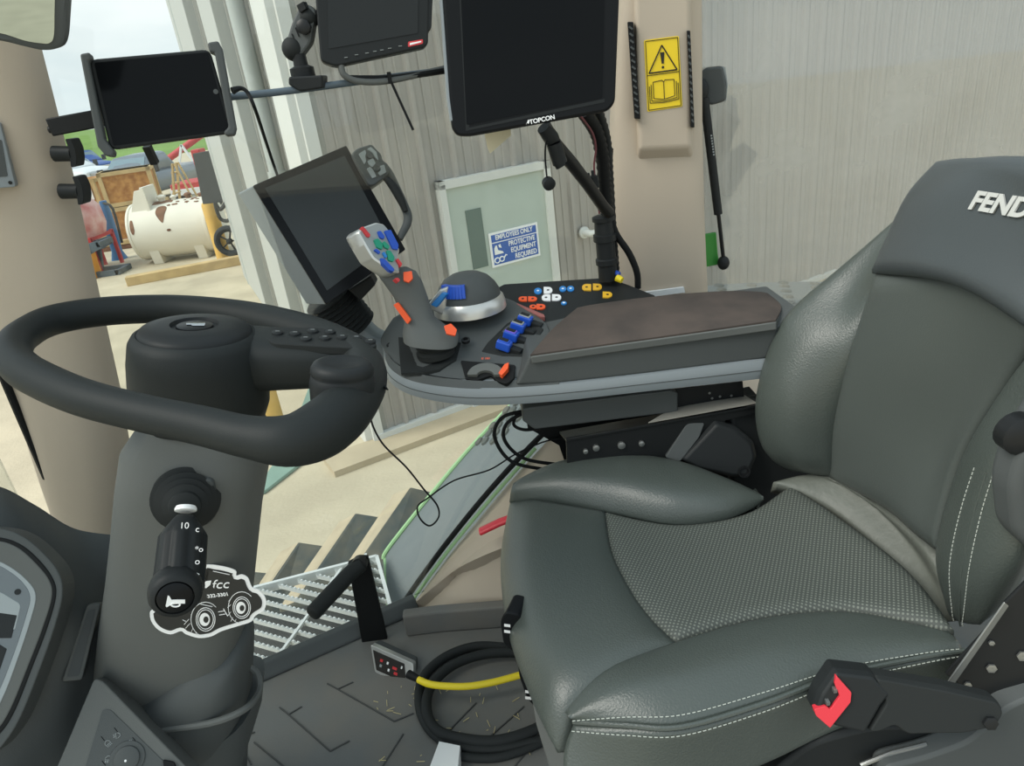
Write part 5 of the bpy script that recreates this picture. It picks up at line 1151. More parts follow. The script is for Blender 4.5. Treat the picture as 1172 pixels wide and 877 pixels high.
for a, b in (((370, 575), (400, 590)), ((385, 620), (430, 570)), ((400, 655), (440, 610)), ((455, 690), (470, 650)), ((495, 720), (500, 690)), ((710, 500), (770, 490)), ((720, 530), (780, 520)), ((760, 470), (800, 540)), ((800, 460), (830, 430)), ((810, 400), (840, 360)), ((830, 590), (850, 555)), ((870, 595), (880, 570)), ((800, 540), (830, 500)), ((660, 110), (820, 145)), ((540, 425), (655, 450))):
    k.bar(sp_.hit(*zs(*a)) - V((0, .0012, 0)), sp_.hit(*zs(*b)) - V((0, .0012, 0)), .0011, .0006)
k.build('sticker_lines', M['white'], st, smooth=0)
xd = sp_.hit(*zs(830, 318)) - sp_.hit(*zs(550, 362)); xd2 = sp_.hit(*zs(800, 228)) - sp_.hit(*zs(560, 248))
text('lettering', 'fcc', M['white'], st, sp_.hit(*zs(722, 240)) - V((0, .0012, 0)), xd2, (0, -1, 0), .0235, .0003, shear=.35, sx=1.0)
text('lettering', '08-332-3301', M['white'], st, sp_.hit(*zs(672, 346)) - V((0, .0012, 0)), xd, (0, -1, 0), .0088, .0003, bold=.0002, sx=.98)
k = MB(); f = [sp_.hit(*zs(*q)) - V((0, .0012, 0)) for q in ((562, 275), (560, 225), (600, 205), (645, 200), (635, 240), (600, 270))]; k.prism(f, V((0, -.0004, 0))); k.build('leaf_mark', M['white'], st, smooth=0)

# ================================================================= dashboard (bottom left)
da = thing('dashboard', 'dark grey dashboard with instrument cluster at the lower left', 'dashboard', V((-.75, .85, 0)))
dk_ = GY([[(-60, 560, 1.02), (-5, 556, 1.05), (40, 578, 1.08), (85, 605, 1.10), (135, 613, 1.12)],
          [(-60, 600, .95), (0, 592, .98), (50, 612, 1.01), (95, 640, 1.04), (132, 660, 1.06)],
          [(-60, 700, .88), (10, 690, .90), (75, 700, .93), (110, 715, .96), (128, 730, .99)],
          [(-60, 800, .82), (0, 800, .84), (65, 800, .87), (95, 800, .90), (122, 810, .92)],
          [(-60, 930, .74), (0, 930, .76), (40, 920, .80), (80, 915, .82), (110, 915, .84)]])
cushion(dk_, puff=.0, thick=.06, k=8, sgn=1).build('dash_shell', M['plastic'], da, smooth=60)
ip = Plane(P(20, 720, .862), (.28, -.80, .52))
def dring(o, m_, name, lift0, lift1, par=da, r=.0):
    f = rrect(ip.poly(o), r) if r else ip.poly(o); k = MB(); k.slab([q + ip.n * lift1 for q in f], [q + ip.n * lift0 for q in f]); return k.build(name, m_, par, smooth=0, bevel=.002)
edge = catmull([(-60, 600), (0, 604), (30, 613), (55, 633), (72, 655), (76, 680), (66, 720), (50, 765), (30, 815), (12, 845), (-10, 865), (-60, 880)], 5)
dring(edge, M['plastic'], 'cluster_hood', -.04, .018)
edge2 = catmull([(-60, 612), (0, 614), (28, 622), (50, 640), (66, 662), (69, 682), (59, 718), (43, 760), (24, 808), (8, 834), (-12, 850), (-60, 865)], 5)
dring(edge2, M['seal'], 'cluster_seal', .0, .0195)
edge3 = catmull([(-60, 616), (0, 618), (26, 626), (46, 643), (62, 663), (65, 682), (55, 716), (39, 758), (20, 805), (5, 830), (-14, 845), (-60, 860)], 5)
cl = dring(edge3, M['plastic2'], 'instrument_cluster', .01, .0205)
dring(catmull([(-60, 636), (-4, 640), (18, 648), (38, 664), (47, 680), (42, 705), (28, 748), (10, 795), (-8, 820), (-60, 835)], 5), M['lcdpale'], 'dial_band', .0195, .0213, cl)
dring(catmull([(-60, 640), (-4, 644), (16, 652), (33, 666), (41, 682), (36, 705), (23, 745), (5, 790), (-10, 812), (-60, 826)], 5), M['lcd'], 'dial_face', .0200, .0218, cl)
dring([(-60, 668), (8, 676), (31, 690), (24, 720), (16, 716), (-60, 700)], M['lcdpale'], 'dial_arc', .0205, .0224, cl, .006)
dring([(-60, 690), (14, 700), (27, 702), (20, 728), (5, 728), (-60, 722)], M['screen2'], 'display', .0205, .0226, cl)
dring([(-60, 730), (4, 733), (15, 740), (0, 785), (-60, 790)], M['screen2'], 'display', .0205, .0226, cl)
k = MB()
for c in ((27, 676), (2, 659)): k.lathe(ip.hit(*c) + ip.n * .0215, ip.n, [(.0045, 0), (.0045, .001), (.0005, .0012)], 14)
k.build('warning_lamp', M['screen2'], cl)
# tray and switch panel right of the cluster
tr_ = Plane(P(95, 720, .935), (.45, -.75, .5))
k = MB(); f = rrect(tr_.poly([(100, 692), (116, 690), (94, 778), (71, 780)]), .004); k.slab([q + tr_.n * .006 for q in f], [q - tr_.n * .03 for q in f]); k.build('side_tray', M['plastic2'], da, smooth=0, bevel=.003)
k = MB(); f = rrect(tr_.poly([(101, 699), (110, 697), (91, 773), (77, 774)]), .003); k.slab([q + tr_.n * .0075 for q in f], [q + tr_.n * .002 for q in f]); k.build('tray_floor', M['plastic'], da, smooth=0)
sp2 = Plane(P(130, 850, .80), (.30, -.72, .62))
swp = thing('light_switch_panel', 'dark angled panel with round light switch symbols below the dashboard', 'switch panel', P(130, 870, .80))
k = MB(); f = rrect(sp2.poly([(108, 776), (118, 780), (225, 890), (240, 930), (40, 930), (66, 876)]), .01); k.slab([q + sp2.n * .0 for q in f], [q - sp2.n * .07 for q in f]); k.build('panel_housing', M['plastic2'], swp, smooth=0, bevel=.006, seg=3)
k = MB(); f = rrect(sp2.poly([(118, 812), (126, 812), (200, 884), (215, 930), (85, 930), (98, 878)]), .006); k.slab([q + sp2.n * .0012 for q in f], [q - sp2.n * .01 for q in f]); pf = k.build('panel_face', M['plastic'], swp, smooth=0)
dcn = sp2.hit(146, 868)
k = MB(); k.lathe(dcn + sp2.n * .001, sp2.n, [(.026, 0), (.025, .002), (.019, .003), (.018, .006), (.016, .007), (.001, .0072)], 32); k.build('rotary_knob', M['plastic'], swp)
k = MB(); k.lathe(sp2.hit(145, 870) + sp2.n * .0074, sp2.n, [(.0018, 0), (.0018, .0008), (.0003, .0009)], 10); k.build('knob_dot', M['white'], swp)
def lampsym(c, rot, rays):
    k = MB(); q = sp2.hit(*c) + sp2.n * .0018; X = (sp2.hit(c[0] + 5, c[1]) - sp2.hit(*c)).normalized(); Y = sp2.n.cross(X); ca, sa = math.cos(rot), math.sin(rot)
    L = lambda x, y: q + X * ((x * ca - y * sa) * .001) + Y * ((x * sa + y * ca) * .001)
    k.tube([L(-1, -4), L(-1, 4), L(2, 3.6), L(4.6, 1.6), L(4.6, -1.6), L(2, -3.6)], .0005, 5, closed=True)
    for i in range(rays): k.bar(L(-2.2, 3 - 2 * i), L(-5, 2.6 - 2 * i), .0009, .0005)
    return k.build('lamp_symbol', M['keygrey'], pf, smooth=0)
lampsym((124, 851), 2.4, 4); lampsym((134, 842), .3, 3); lampsym((150, 850), 3.3, 3); lampsym((124, 869), 1.5, 3)
k = MB()
for c in ((131, 833), (116, 843), (152, 844), (117, 871)):
    q = sp2.hit(*c) + sp2.n * .0014; k.bar(q, q + sp2.hit(c[0] + 4, c[1] + 5) - sp2.hit(*c), .001, .0006)
k.build('position_mark', M['seal'], pf, smooth=0)
k = MB(); f = rrect(sp2.poly([(187, 869), (200, 872), (206, 890), (190, 890)]), .003); k.slab([q + sp2.n * .006 for q in f], f); k.build('rocker_switch', M['seal'], swp, smooth=0, bevel=.002)

# ================================================================= things on the floor
gh_ = thing('fold_down_handle', 'black steel post with a round tubular grip standing at the floor edge', 'handle', P(425, 748, 1.50))
k = MB(); f = [P(*q, 1.50) for q in ((398, 645), (412, 638), (421, 638), (448, 752), (418, 758))]; k.slab(f, [q + V((0, .012, 0)) for q in f]); k.build('flat_post', M['seal'], gh_, smooth=0, bevel=.002)
k = MB(); k.tube([P(414, 645, 1.49), P(400, 657, 1.47), P(360, 700, 1.36)], [.021, .021, .021], 20); k.lathe(P(360, 700, 1.36), P(360, 700, 1.36) - P(400, 657, 1.47), [(.021, -.002), (.021, .004), (.018, .009), (.008, .012), (.0005, .012)], 20); k.build('grip_tube', M['rubber'], gh_, smooth=60)
k = MB(); k.lathe(P(412, 645, 1.49), (0, -1, .2), [(.020, -.01), (.020, .012), (.009, .014), (.009, .008), (.0005, .008)], 20); k.build('pivot', M['frameblk'], gh_)
# remote control box
rb = thing('remote_box', 'grey handheld remote box with red and white print, lying against the handle post', 'remote', P(450, 785, 1.375))
rpl = Plane(P(447, 763, 1.375), (-.25, -.85, .42))
fo = rrect(rpl.poly([(424, 738), (473, 760), (474, 790), (429, 770)]), .006); back = V((.03, .045, .012))
k = MB(); k.slab(fo, [q + rpl.n * -.020 for q in fo]); k.build('remote_front', M['alu'], rb, smooth=0, bevel=.003)
f = rrect(rpl.poly([(425, 738), (434, 736), (470, 748), (474, 756), (473, 762), (472, 768), (427, 745)]), .003); k = MB(); k.slab([q - rpl.n * .018 for q in fo], [q - rpl.n * .045 + V((0, 0, .004)) for q in inset(fo, .006)]); k.build('remote_back', M['plastic'], rb, smooth=0, bevel=.004)
f = rrect(rpl.poly([(427, 744), (463, 760), (465, 782), (431, 767)]), .002); k = MB(); k.slab([q + rpl.n * .001 for q in f], f); lbp = k.build('remote_label', M['ink'], rb, smooth=0)
Xr = rpl.hit(463, 770) - rpl.hit(429, 755)
for (c, w_, m_) in (((437, 756), .006, 'redbtn'), ((436, 762), .005, 'keygrey'), ((444, 759), .004, 'white'), ((445, 767), .004, 'white'), ((452, 765), .010, 'redbtn'), ((453, 771), .008, 'redbtn'), ((460, 764), .003, 'white')):
    k = MB(); q = rpl.hit(*c) + rpl.n * .0016; xx = Xr.normalized(); k.box(q, (w_ * 1.3, .007, .0008), (xx, rpl.n.cross(xx), rpl.n)); k.build('printed_mark', M[m_], lbp, smooth=0)
k = MB(); k.tube([PZ(468, 772, .05), PZ(482, 779, .055)], [.011, .008], 14); k.build('cable_gland', M['seal'], rb)
k = MB(); k.tube([PZ(479, 778, .055), PZ(495, 784, .055), PZ(530, 786, .052), PZ(560, 782, .05), PZ(584, 776, .05), PZ(612, 768, .05)], .0085, 12, smooth=6); tag(k.build('yellow_cable', M['yellow']), 'yellow cable leaving the remote box above the black coil', 'cable')
# black cable coil
k = MB(); cpts = []
co = [(585, 742), (545, 740), (510, 752), (485, 775), (480, 805), (492, 835), (520, 852), (560, 858), (600, 852), (640, 838), (660, 800), (640, 760), (600, 748), (555, 749), (518, 762), (494, 785), (488, 812), (500, 836), (530, 846), (568, 848), (605, 838), (640, 820)]
cpts = [PZ(x, y, .013 + (.013 if i > 11 else 0)) for i, (x, y) in enumerate(co)]
k.tube(cpts, .0125, 12, smooth=6); cc_ = k.build('cable_coil', M['rubber']); tag(cc_, 'thick black cable coiled in a loop on the rubber floor mat', 'cable')
k = MB(); k.tube([PZ(x, y, .012) for x, y in ((500, 838), (515, 862), (560, 868), (600, 858), (650, 835))], .010, 10, smooth=6); tag(k.build('cable_end', M['rubber']), 'loose black cable end lying along the near side of the coil', 'cable')
f = [PZ(*q, .034) for q in ((503, 850), (527, 855), (524, 885), (490, 885))]; k = MB(); k.slab([q + V((0, 0, .004)) for q in f], [PZ(*q, .004) for q in ((500, 856), (528, 860), (528, 890), (490, 890))]); tag(k.build('paper_scrap', M['paper'], smooth=0, bevel=.001), 'small white folded paper scrap leaning on the black coil at the bottom edge', 'paper')
# ================================================================= screens, rails and mirror
def screen_slab(pl, outer, inner, thick, name_b, name_s, par, mb_, ms_, r=.008, bev=.003, lift=.001, taper=.0):
    f = rrect(pl.poly(outer), r); k = MB(); k.slab(f, [q - pl.n * thick for q in (inset(f, taper) if taper else f)]); b = k.build(name_b, mb_, par, smooth=0, bevel=bev)
    g = rrect(pl.poly(inner), .003); k = MB(); k.slab([q + pl.n * lift for q in g], [q - pl.n * .002 for q in g]); s = k.build(name_s, ms_, par, smooth=0); return b, s
# horizontal rail across the right window
k = MB(); k.tube([P(262, 111, 1.33), P(330, 104, 1.36), P(420, 92, 1.42), P(520, 79, 1.48), P(600, 68, 1.53)], .0065, 10, smooth=4); tag(k.build('accessory_rail', M['steelblue']), 'thin dark metal rail carrying the screens across the side window', 'rail')
k = MB(); k.bar(P(57, 146, 1.26), P(116, 135, 1.285), .018, .028); k.tube([P(55, 149, 1.26), P(118, 141, 1.285)], .006, 8); tag(k.build('pillar_rail', M['frameblk'], smooth=30, bevel=.003), 'short black rail stub between the left pillar and the tablet', 'rail')
# tablet in a holder
tpl = Plane(P(185, 115, 1.25), (.28, -.93, .12)); tb = thing('tablet', 'black tablet in a spring holder tilted in front of the side window', 'tablet', P(190, 170, 1.25))
screen_slab(tpl, [(101, 68), (240, 56), (268, 152), (126, 172)], [(108, 72), (238, 60), (262, 149), (130, 167)], .012, 'tablet_body', 'tablet_screen', tb, M['black'], M['screen'], .012, .003)
for f_ in ([(93, 63), (104, 61), (106, 69), (103, 72), (121, 160), (132, 174), (131, 180), (122, 179), (113, 168)], [(238, 50), (250, 48), (255, 57), (271, 147), (269, 155), (259, 156), (256, 152), (262, 146), (246, 62), (240, 60)]):
    f = tpl.poly(f_); k = MB(); k.slab([q + tpl.n * .010 for q in f], [q - tpl.n * .016 for q in f]); k.build('holder_jaw', M['plastic'], tb, smooth=0, bevel=.003)
k = MB(); f = tpl.poly([(150, 85), (220, 80), (228, 140), (160, 148)]); k.slab([q - tpl.n * .012 for q in f], [q - tpl.n * .03 for q in f]); k.build('holder_back', M['frameblk'], tb, smooth=0, bevel=.003)
k = MB(); q = P(168, 167, 1.27); k.bar(q, q + V((.0, .01, -.03)), .012, .012); k.build('clamp_screw', M['frameblk'], tb, smooth=0)
k = MB(); q = tpl.hit(247, 105); 
for i in (0,): k.lathe(tpl.hit(247, 105) + tpl.n * .0012, tpl.n, [(.004, 0), (.004, .0005), (.0005, .0006)], 14)
k.build('home_button', M['plastic'], tb)
k = MB(); k.tube([P(*q) for q in ((266, 104, 1.27), (276, 101, 1.28), (284, 107, 1.28), (292, 125, 1.28), (302, 155, 1.4), (312, 185, 1.55), (320, 208, 1.72))], [.006, .0035, .0032, .0032, .0032, .0032, .0032], 8, smooth=5); tag(k.build('charging_cable', M['seal']), 'thin black cable running from the tablet down behind the tilted screen', 'cable')
# two knobs at the left pillar
for c, dx, lab in (((88, 176), 0, 'upper black T-shaped knob on the edge of the left pillar'), ((96, 219), 0, 'lower black T-shaped knob on the edge of the left pillar')):
    x, y = c; Y_ = 1.27
    root = thing('clamp_knob', lab, 'knob', P(x, y + 10, Y_), 'T-shaped clamp knobs on the left pillar')
    k = MB(); k.tube([P(x - 26, y, Y_), P(x - 10, y, Y_), P(x - 4, y, Y_)], [.013, .0125, .014], 14); k.build('knob_stem', M['black'], root)
    f = rrect([P(*q, Y_ - .012) for q in ((x - 14, y - 17), (x - 7, y - 17), (x - 2, y - 6), (x, y + 6), (x - 1, y + 15), (x - 7, y + 16), (x - 8, y + 8), (x - 9, y - 4))], .003); k = MB(); k.slab(f, [q + V((.0, .028, 0)) for q in f]); k.build('knob_head', M['black'], root, bevel=.003)
# instrument on the left pillar
pp_ = Plane(P(5, 180, 1.245), (.35, -1, .0)); root = thing('pillar_display', 'small grey framed gauge display on the face of the left pillar', 'display', P(5, 215, 1.26))
screen_slab(pp_, [(-60, 130), (0, 140), (18, 214), (-60, 220)], [(-60, 155), (2, 160), (9, 202), (-60, 206)], .025, 'display_frame', 'display_window', root, M['silver'], M['plastic'], .004, .002, .001)
k = MB(); k.lathe(pp_.hit(12, 209) + pp_.n * .001, pp_.n, [(.003, 0), (.003, .001), (.0005, .0012)], 10); k.build('frame_screw', M['frameblk'], root)
# mirror, top left
mr_ = thing('interior_mirror', 'black framed wide mirror at the top left corner', 'mirror', P(20, 50, 1.05))
mp_ = Plane(P(20, 20, 1.05), (.25, -.95, -.12))
fo = catmull([(-80, -60), (60, -60), (77, -20), (77, 20), (74, 46), (66, 55), (50, 57), (30, 53), (0, 46), (-40, 42), (-80, 40)], 4)
f = mp_.poly(fo); k = MB(); k.loft([[q - mp_.n * .035 for q in inset(f, .012)], [q - mp_.n * .02 for q in f], [q + mp_.n * .004 for q in f], [q + mp_.n * .007 for q in inset(f, .004)]]); k.build('mirror_frame', M['plastic'], mr_, smooth=40)
gf = catmull([(-80, -60), (50, -60), (63, -20), (64, 20), (63, 42), (58, 49), (48, 49), (30, 46), (0, 37), (-40, 34), (-80, 32)], 4); f = mp_.poly(gf); k = MB(); k.slab([q + mp_.n * .0085 for q in f], [q + mp_.n * .002 for q in f]); k.build('mirror_glass', M['mirror'], mr_, smooth=0)
# camera monitor on its ball mount
cp_ = Plane(P(425, 35, 1.40), (.18, -.97, .10)); cm = thing('camera_monitor', 'small black camera monitor on a jointed arm mount', 'monitor', P(420, 75, 1.40))
b_, s_ = screen_slab(cp_, [(358, -40), (492, -50), (490, 50), (486, 54), (384, 76), (367, 70)], [(374, -40), (479, -46), (478, 38), (376, 56)], .030, 'monitor_case', 'monitor_screen', cm, M['black'], M['screen2'], .008, .003)
f = rrect(cp_.poly([(467, 48), (484, 45), (484, 50), (467, 54)]), .002); k = MB(); k.slab([q + cp_.n * .0015 for q in f], f); lb_ = k.build('maker_badge', M['redbtn'], cm, smooth=0)
k = MB(); f = cp_.poly([(469, 49.5), (482, 47), (482, 48.5), (469, 52)]); k.slab([q + cp_.n * .002 for q in f], f); k.build('badge_print', M['white'], lb_, smooth=0)
k = MB()
for x, y in ((396, 66), (408, 63), (420, 61), (429, 59), (437, 57.5), (446, 55.5), (458, 53)): k.bar(cp_.hit(x - 2, y) + cp_.n * .001, cp_.hit(x + 2, y - .4) + cp_.n * .001, .0018, .001)
k.build('button_print', M['keygrey'], cm, smooth=0)
k = MB(); f = cp_.poly([(488, -50), (497, -40), (494, 32), (488, 38)]); k.slab([q - cp_.n * .002 for q in f], [q - cp_.n * .05 for q in f]); k.build('sun_hood', M['black'], cm, smooth=0, bevel=.002)
ca = Plane(P(345, 40, 1.41), (-.1, -1, .1))
k = MB()
for off, o_ in ((0, [(344, 10), (356, 6), (364, 14), (358, 50), (346, 66), (334, 62), (330, 48), (336, 28)]),):
    f = rrect(ca.poly(o_), .006); k.slab([q + ca.n * .012 for q in f], [q - ca.n * .010 for q in f])
k.build('clamp_arm', M['plastic'], cm, smooth=0, bevel=.004)
k = MB(); 
for a, b in (((337, 40), (341, 50)), ((341, 33), (345, 43)), ((345, 27), (348, 34))): k.bar(ca.hit(*a) + ca.n * .0125, ca.hit(*b) + ca.n * .0125, .002, .002)
k.build('arm_slot', M['seal'], cm, smooth=0)
k = MB(); k.ball(ca.hit(336, 56), .021); k.ball(ca.hit(354, 20), .018); k.build('ball_joint', M['rubber'], cm)
k = MB(); q = ca.hit(352, 33) + ca.n * .012; k.lathe(q, ca.n, [(.012, 0), (.013, .012), (.010, .014), (.001, .014)], 8); k.bar(ca.hit(346, 12) + ca.n * .012, ca.hit(354, 8) + ca.n * .016, .012, .012); k.build('clamp_screw', M['frameblk'], cm)
k = MB(); k.lathe(ca.hit(347, 86), V((0, 0, 1)), [(.022, -.01), (.022, .012), (.013, .016), (.012, .035)], 20); k.build('mount_stem', M['black'], cm)
k = MB(); f = [P(*q, 1.355) for q in ((330, 88), (369, 86), (369, 101), (343, 105), (330, 97))]; k.slab(f, [q + V((.0, .05, 0)) for q in f]); k.build('rail_clamp', M['black'], cm, smooth=0, bevel=.003)
k = MB(); k.tube([P(*q) for q in ((390, 74, 1.39), (394, 86, 1.39), (410, 93, 1.40), (440, 93, 1.42), (480, 85, 1.45), (520, 76, 1.48))], .006, 10, smooth=6); tag(k.build('monitor_cable', M['plastic2']), 'grey cable bending from the small monitor down onto the rail', 'cable')
k = MB(); k.tube([P(*q) for q in ((400, 90, 1.40), (450, 89, 1.43), (520, 79, 1.475), (600, 66, 1.52))], .006, 8, smooth=5); tag(k.build('rail_cable', M['seal']), 'black cable lashed along the rail towards the big screen', 'cable')
k = MB(); k.bar(P(446, 90, 1.42), P(473, 149, 1.42), .0045, .0045); k.box(P(446, 89, 1.42), (.007, .008, .02)); tag(k.build('cable_tie', M['seal'], smooth=0), 'long black cable tie tail hanging from the rail', 'cable tie')
# big screen
bp_ = Plane(P(608, 80, 1.42), (.05, -1, .10)); bs_ = thing('guidance_screen', 'large black guidance touch screen hanging at top centre', 'screen', P(610, 150, 1.42))
screen_slab(bp_, [(502, -60), (712, -60), (705, 118), (696, 128), (536, 157), (522, 156), (516, 146)], [(525, -60), (693, -60), (689, 112), (534, 143)], .045, 'screen_case', 'touch_screen', bs_, M['gloss'], M['screen'], .010, .006, .0015, .006)
k = MB(); f = bp_.poly([(523, -60), (528, -60), (537, 146), (533, 147)]); k.slab([q + bp_.n * .0008 for q in f], f); f = bp_.poly([(533, 147), (533, 150), (692, 117), (692, 113)]); k.slab([q + bp_.n * .0008 for q in f], f); k.build('bezel_edge', M['black'], bs_, smooth=0)
xd = bp_.hit(629, 134) - bp_.hit(603, 139.5); text('lettering', 'TOPCON', M['white'], bs_, bp_.hit(620.5, 137) + bp_.n * .001, xd, bp_.n, .0112, .0004, bold=.0003, sx=1.05)
k = MB(); f = bp_.poly([(602, 143), (604.5, 137), (606, 139), (607, 136.5), (605, 142), (603.5, 140.5)]); k.slab([q + bp_.n * .0014 for q in f], f); k.build('logo_mark', M['white'], bs_, smooth=0)
k = MB(); k.tube([bp_.hit(505, 0) + bp_.n * -.004, bp_.hit(513, 110) + bp_.n * -.004, bp_.hit(517, 138) + bp_.n * -.004], .0035, 6); k.build('side_trim', M['silver'], bs_)
f = [P(*q, 1.5) for q in ((554, 150), (584, 145), (585, 155), (561, 176), (558, 170))]; k = MB(); k.slab(f, [q + V((0, .002, 0)) for q in f]); tag(k.build('paper_tag', mat('tag_paper', rgb(205, 198, 170), .8), smooth=0), 'cream paper tag hanging behind the lower edge of the big screen', 'tag')
# arm, plug, loom
k = MB(); k.tube([P(623, 146, 1.50), P(635, 165, 1.52), P(655, 188, 1.55), P(672, 210, 1.6), P(690, 236, 1.66), P(697, 244, 1.68)], [.016, .015, .0145, .014, .014, .014], 12); tag(k.build('screen_arm', M['frameblk']), 'black tubular arm slanting from the big screen to the pillar foot', 'arm')
pg = thing('connector_plug', 'black cable plug with a dangling round cap below the big screen', 'plug', P(638, 190, 1.48))
k = MB(); k.tube([P(622, 146, 1.47), P(631, 158, 1.48), P(634, 164, 1.48)], [.014, .016, .013], 12, smooth=3); k.tube([P(634, 164, 1.48), P(641, 187, 1.485)], [.0155, .0155], 12); k.tube([P(640, 187, 1.485), P(642, 191, 1.485)], [.011, .011], 12); k.build('plug_body', M['black'], pg)
k = MB(); k.tube([P(628, 160, 1.47), P(625, 163, 1.47), P(624, 180, 1.47), P(626, 204, 1.47)], .002, 6, smooth=5); k.build('cap_strap', M['seal'], pg)
k = MB(); k.lathe(P(628, 210, 1.47), V((.2, -.9, -.3)), [(.0125, -.008), (.0135, 0), (.0135, .006), (.011, .008), (.0005, .008)], 14); k.build('dust_cap', M['black'], pg)
lo = thing('wiring_loom', 'bundle of black corrugated wiring conduit running down the middle pillar', 'wiring', P(695, 320, 1.72))
def conduit(pts, r, pitch=.006):
    q = [V(x) for x in catmull([tuple(P(*p)) for p in pts], 24)]; acc = [q[0]]
    for a in q[1:]:
        if (a - acc[-1]).length >= pitch: acc.append(a)
    k = MB(); k.tube(acc, [r if i % 2 else r * .86 for i in range(len(acc))], 12); return k
conduit([(668, 128, 1.62), (682, 150, 1.66), (689, 178, 1.69), (692, 210, 1.71), (695, 245, 1.72)], .017).build('conduit', M['seal'], lo, smooth=60)
conduit([(684, 125, 1.66), (694, 160, 1.71), (697, 200, 1.73), (700, 250, 1.74), (705, 320, 1.74)], .012).build('conduit', M['black'], lo, smooth=60)
k = MB(); k.lathe(P(696, 320, 1.72), P(690, 245, 1.72) - P(696, 320, 1.72), [(.024, 0), (.024, .04), (.028, .042), (.028, .055), (.024, .058), (.024, .10), (.029, .102), (.029, .118), (.025, .12), (.023, .15), (.028, .152), (.028, .162), (.02, .165)], 22); k.build('loom_connector', M['black'], lo)
k = MB(); k.tube([P(*q) for q in ((698, 170, 1.73), (697, 210, 1.72), (702, 260, 1.72), (720, 290, 1.72), (729, 312, 1.72), (730, 330, 1.72))], .0085, 10, smooth=6); k.build('outer_cable', M['seal'], lo)
k = MB(); k.tube([P(*q) for q in ((664, 132, 1.6), (678, 152, 1.64), (682, 170, 1.66), (680, 192, 1.68), (684, 230, 1.69), (686, 245, 1.69))], .0025, 6, smooth=5); k.build('thin_wire', mat('maroon_wire', rgb(110, 60, 66), .5), lo)
k = MB(); f = [P(*q, 1.66) for q in ((670, 205), (684, 201), (686, 214), (680, 220), (670, 216))]; k.slab(f, [q + V((0, .03, 0)) for q in f]); k.tube([P(674, 206, 1.66), P(673, 198, 1.66)], .004, 8); k.tube([P(679, 204, 1.66), P(678, 195, 1.66)], .004, 8); k.build('fuse_holder', M['black'], lo, smooth=0, bevel=.002)
k = MB(); k.tube([P(706, 318, 1.70), P(712, 321, 1.69)], [.010, .008], 10); k.build('yellow_plug', M['yellow'], lo)
k = MB(); k.tube([P(704, 312, 1.71), P(709, 314, 1.70)], [.007, .006], 10); k.build('blue_plug', M['bluebtn'], lo)
# terminal with handle
A_ = [(289, 213), (396, 167), (464, 286), (373, 349)]
tp2 = Plane(P(378, 258, 1.60), (.42, -.80, .43)); tm = thing('terminal_screen', 'dark tilted terminal screen with a handle and keypad on its right side', 'terminal', P(390, 350, 1.60))
f = rrect(tp2.poly(A_), .004); bv = V((-.060, .055, -.014))
k = MB(); k.slab([q - tp2.n * .001 for q in f], [q + bv for q in inset(f, .006)]); k.build('terminal_case', M['silver'], tm, smooth=0, bevel=.004)
f = rrect(tp2.poly(A_), .004); k = MB(); k.slab([q + tp2.n * .003 for q in f], [q - tp2.n * .004 for q in f]); k.build('terminal_bezel', M['gloss'], tm, smooth=0, bevel=.0015)
f = tp2.poly([(303, 216), (394, 179), (447, 279), (374, 333)]); k = MB(); k.slab([q + tp2.n * .0036 for q in f], [q for q in f]); k.build('terminal_display', mat('terminal_glass', rgb(58, 62, 63), .3, spec=.2), tm, smooth=0)
k = MB()
def z5(x, y): return (390 + x * .1596, 150 + y * .1596)
f = rrect(tp2.poly([z5(*q) for q in ((68, 180), (110, 140), (215, 108), (250, 150), (285, 185), (290, 225), (330, 250), (345, 300), (320, 340), (225, 408), (190, 400), (130, 300))]), .008); k.slab([q + tp2.n * .014 for q in f], [q - tp2.n * .02 for q in f]); cpad = k.build('control_pad', M['plastic'], tm, smooth=0, bevel=.004, seg=3)
cq = tp2
for pts in ([(118, 185), (165, 155), (172, 180), (165, 200), (172, 235), (160, 258)], [(178, 150), (205, 135), (245, 170), (260, 230), (240, 215), (215, 175)], [(175, 290), (200, 275), (222, 300), (245, 345), (215, 358)], [(270, 270), (300, 260), (315, 315), (270, 340), (255, 320), (275, 300)], [(180, 235), (220, 215), (240, 250), (215, 280), (190, 260)]):
    key([z5(*q) for q in pts], M['keygrey'], .0165, cpad, tp2, 'pad_key')
for c in ((198, 195), (245, 288)):
    k = MB(); q = tp2.hit(*z5(*c)) + tp2.n * .014; k.lathe(q, tp2.n, [(.0075, 0), (.0075, .004), (.0055, .0045), (.0045, .0035), (.0003, .0035)], 16); k.build('pad_ring_key', M['plastic'], cpad)
hpz = [z5(*q) for q in ((300, 240), (345, 290), (400, 400), (460, 530), (485, 600), (480, 660), (450, 720), (425, 770))]
k = MB(); k.tube([tp2.hit(*q) - tp2.n * .006 for q in hpz], [.010, .0105, .0105, .0105, .0105, .010, .009, .008], 12, smooth=5); k.build('grab_handle', M['plastic'], tm)
hp2 = [z5(*q) for q in ((300, 330), (360, 390), (420, 490), (462, 585))]
k = MB(); k.tube([tp2.hit(*q) + tp2.n * .006 for q in hp2], [.006, .010, .010, .006], 10, smooth=5); k.build('handle_inlay', M['rubber'], tm)
for c in ((322, 311 - 0), (341, 338), (306, 286), (290, 250)):
    q = P(c[0] - 4, c[1] - 8, 1.43)
f = [P(*q, 1.60) for q in ((398, 332), (424, 316), (430, 326), (412, 345))]; k = MB(); k.slab(f, [q + V((0, .05, 0)) for q in f]); k.build('tilt_bracket', M['black'], tm, smooth=0, bevel=.004)
bw = thing('terminal_stalk', 'black rubber bellows stalk under the tilted terminal screen', 'stalk', P(395, 390, 1.48))
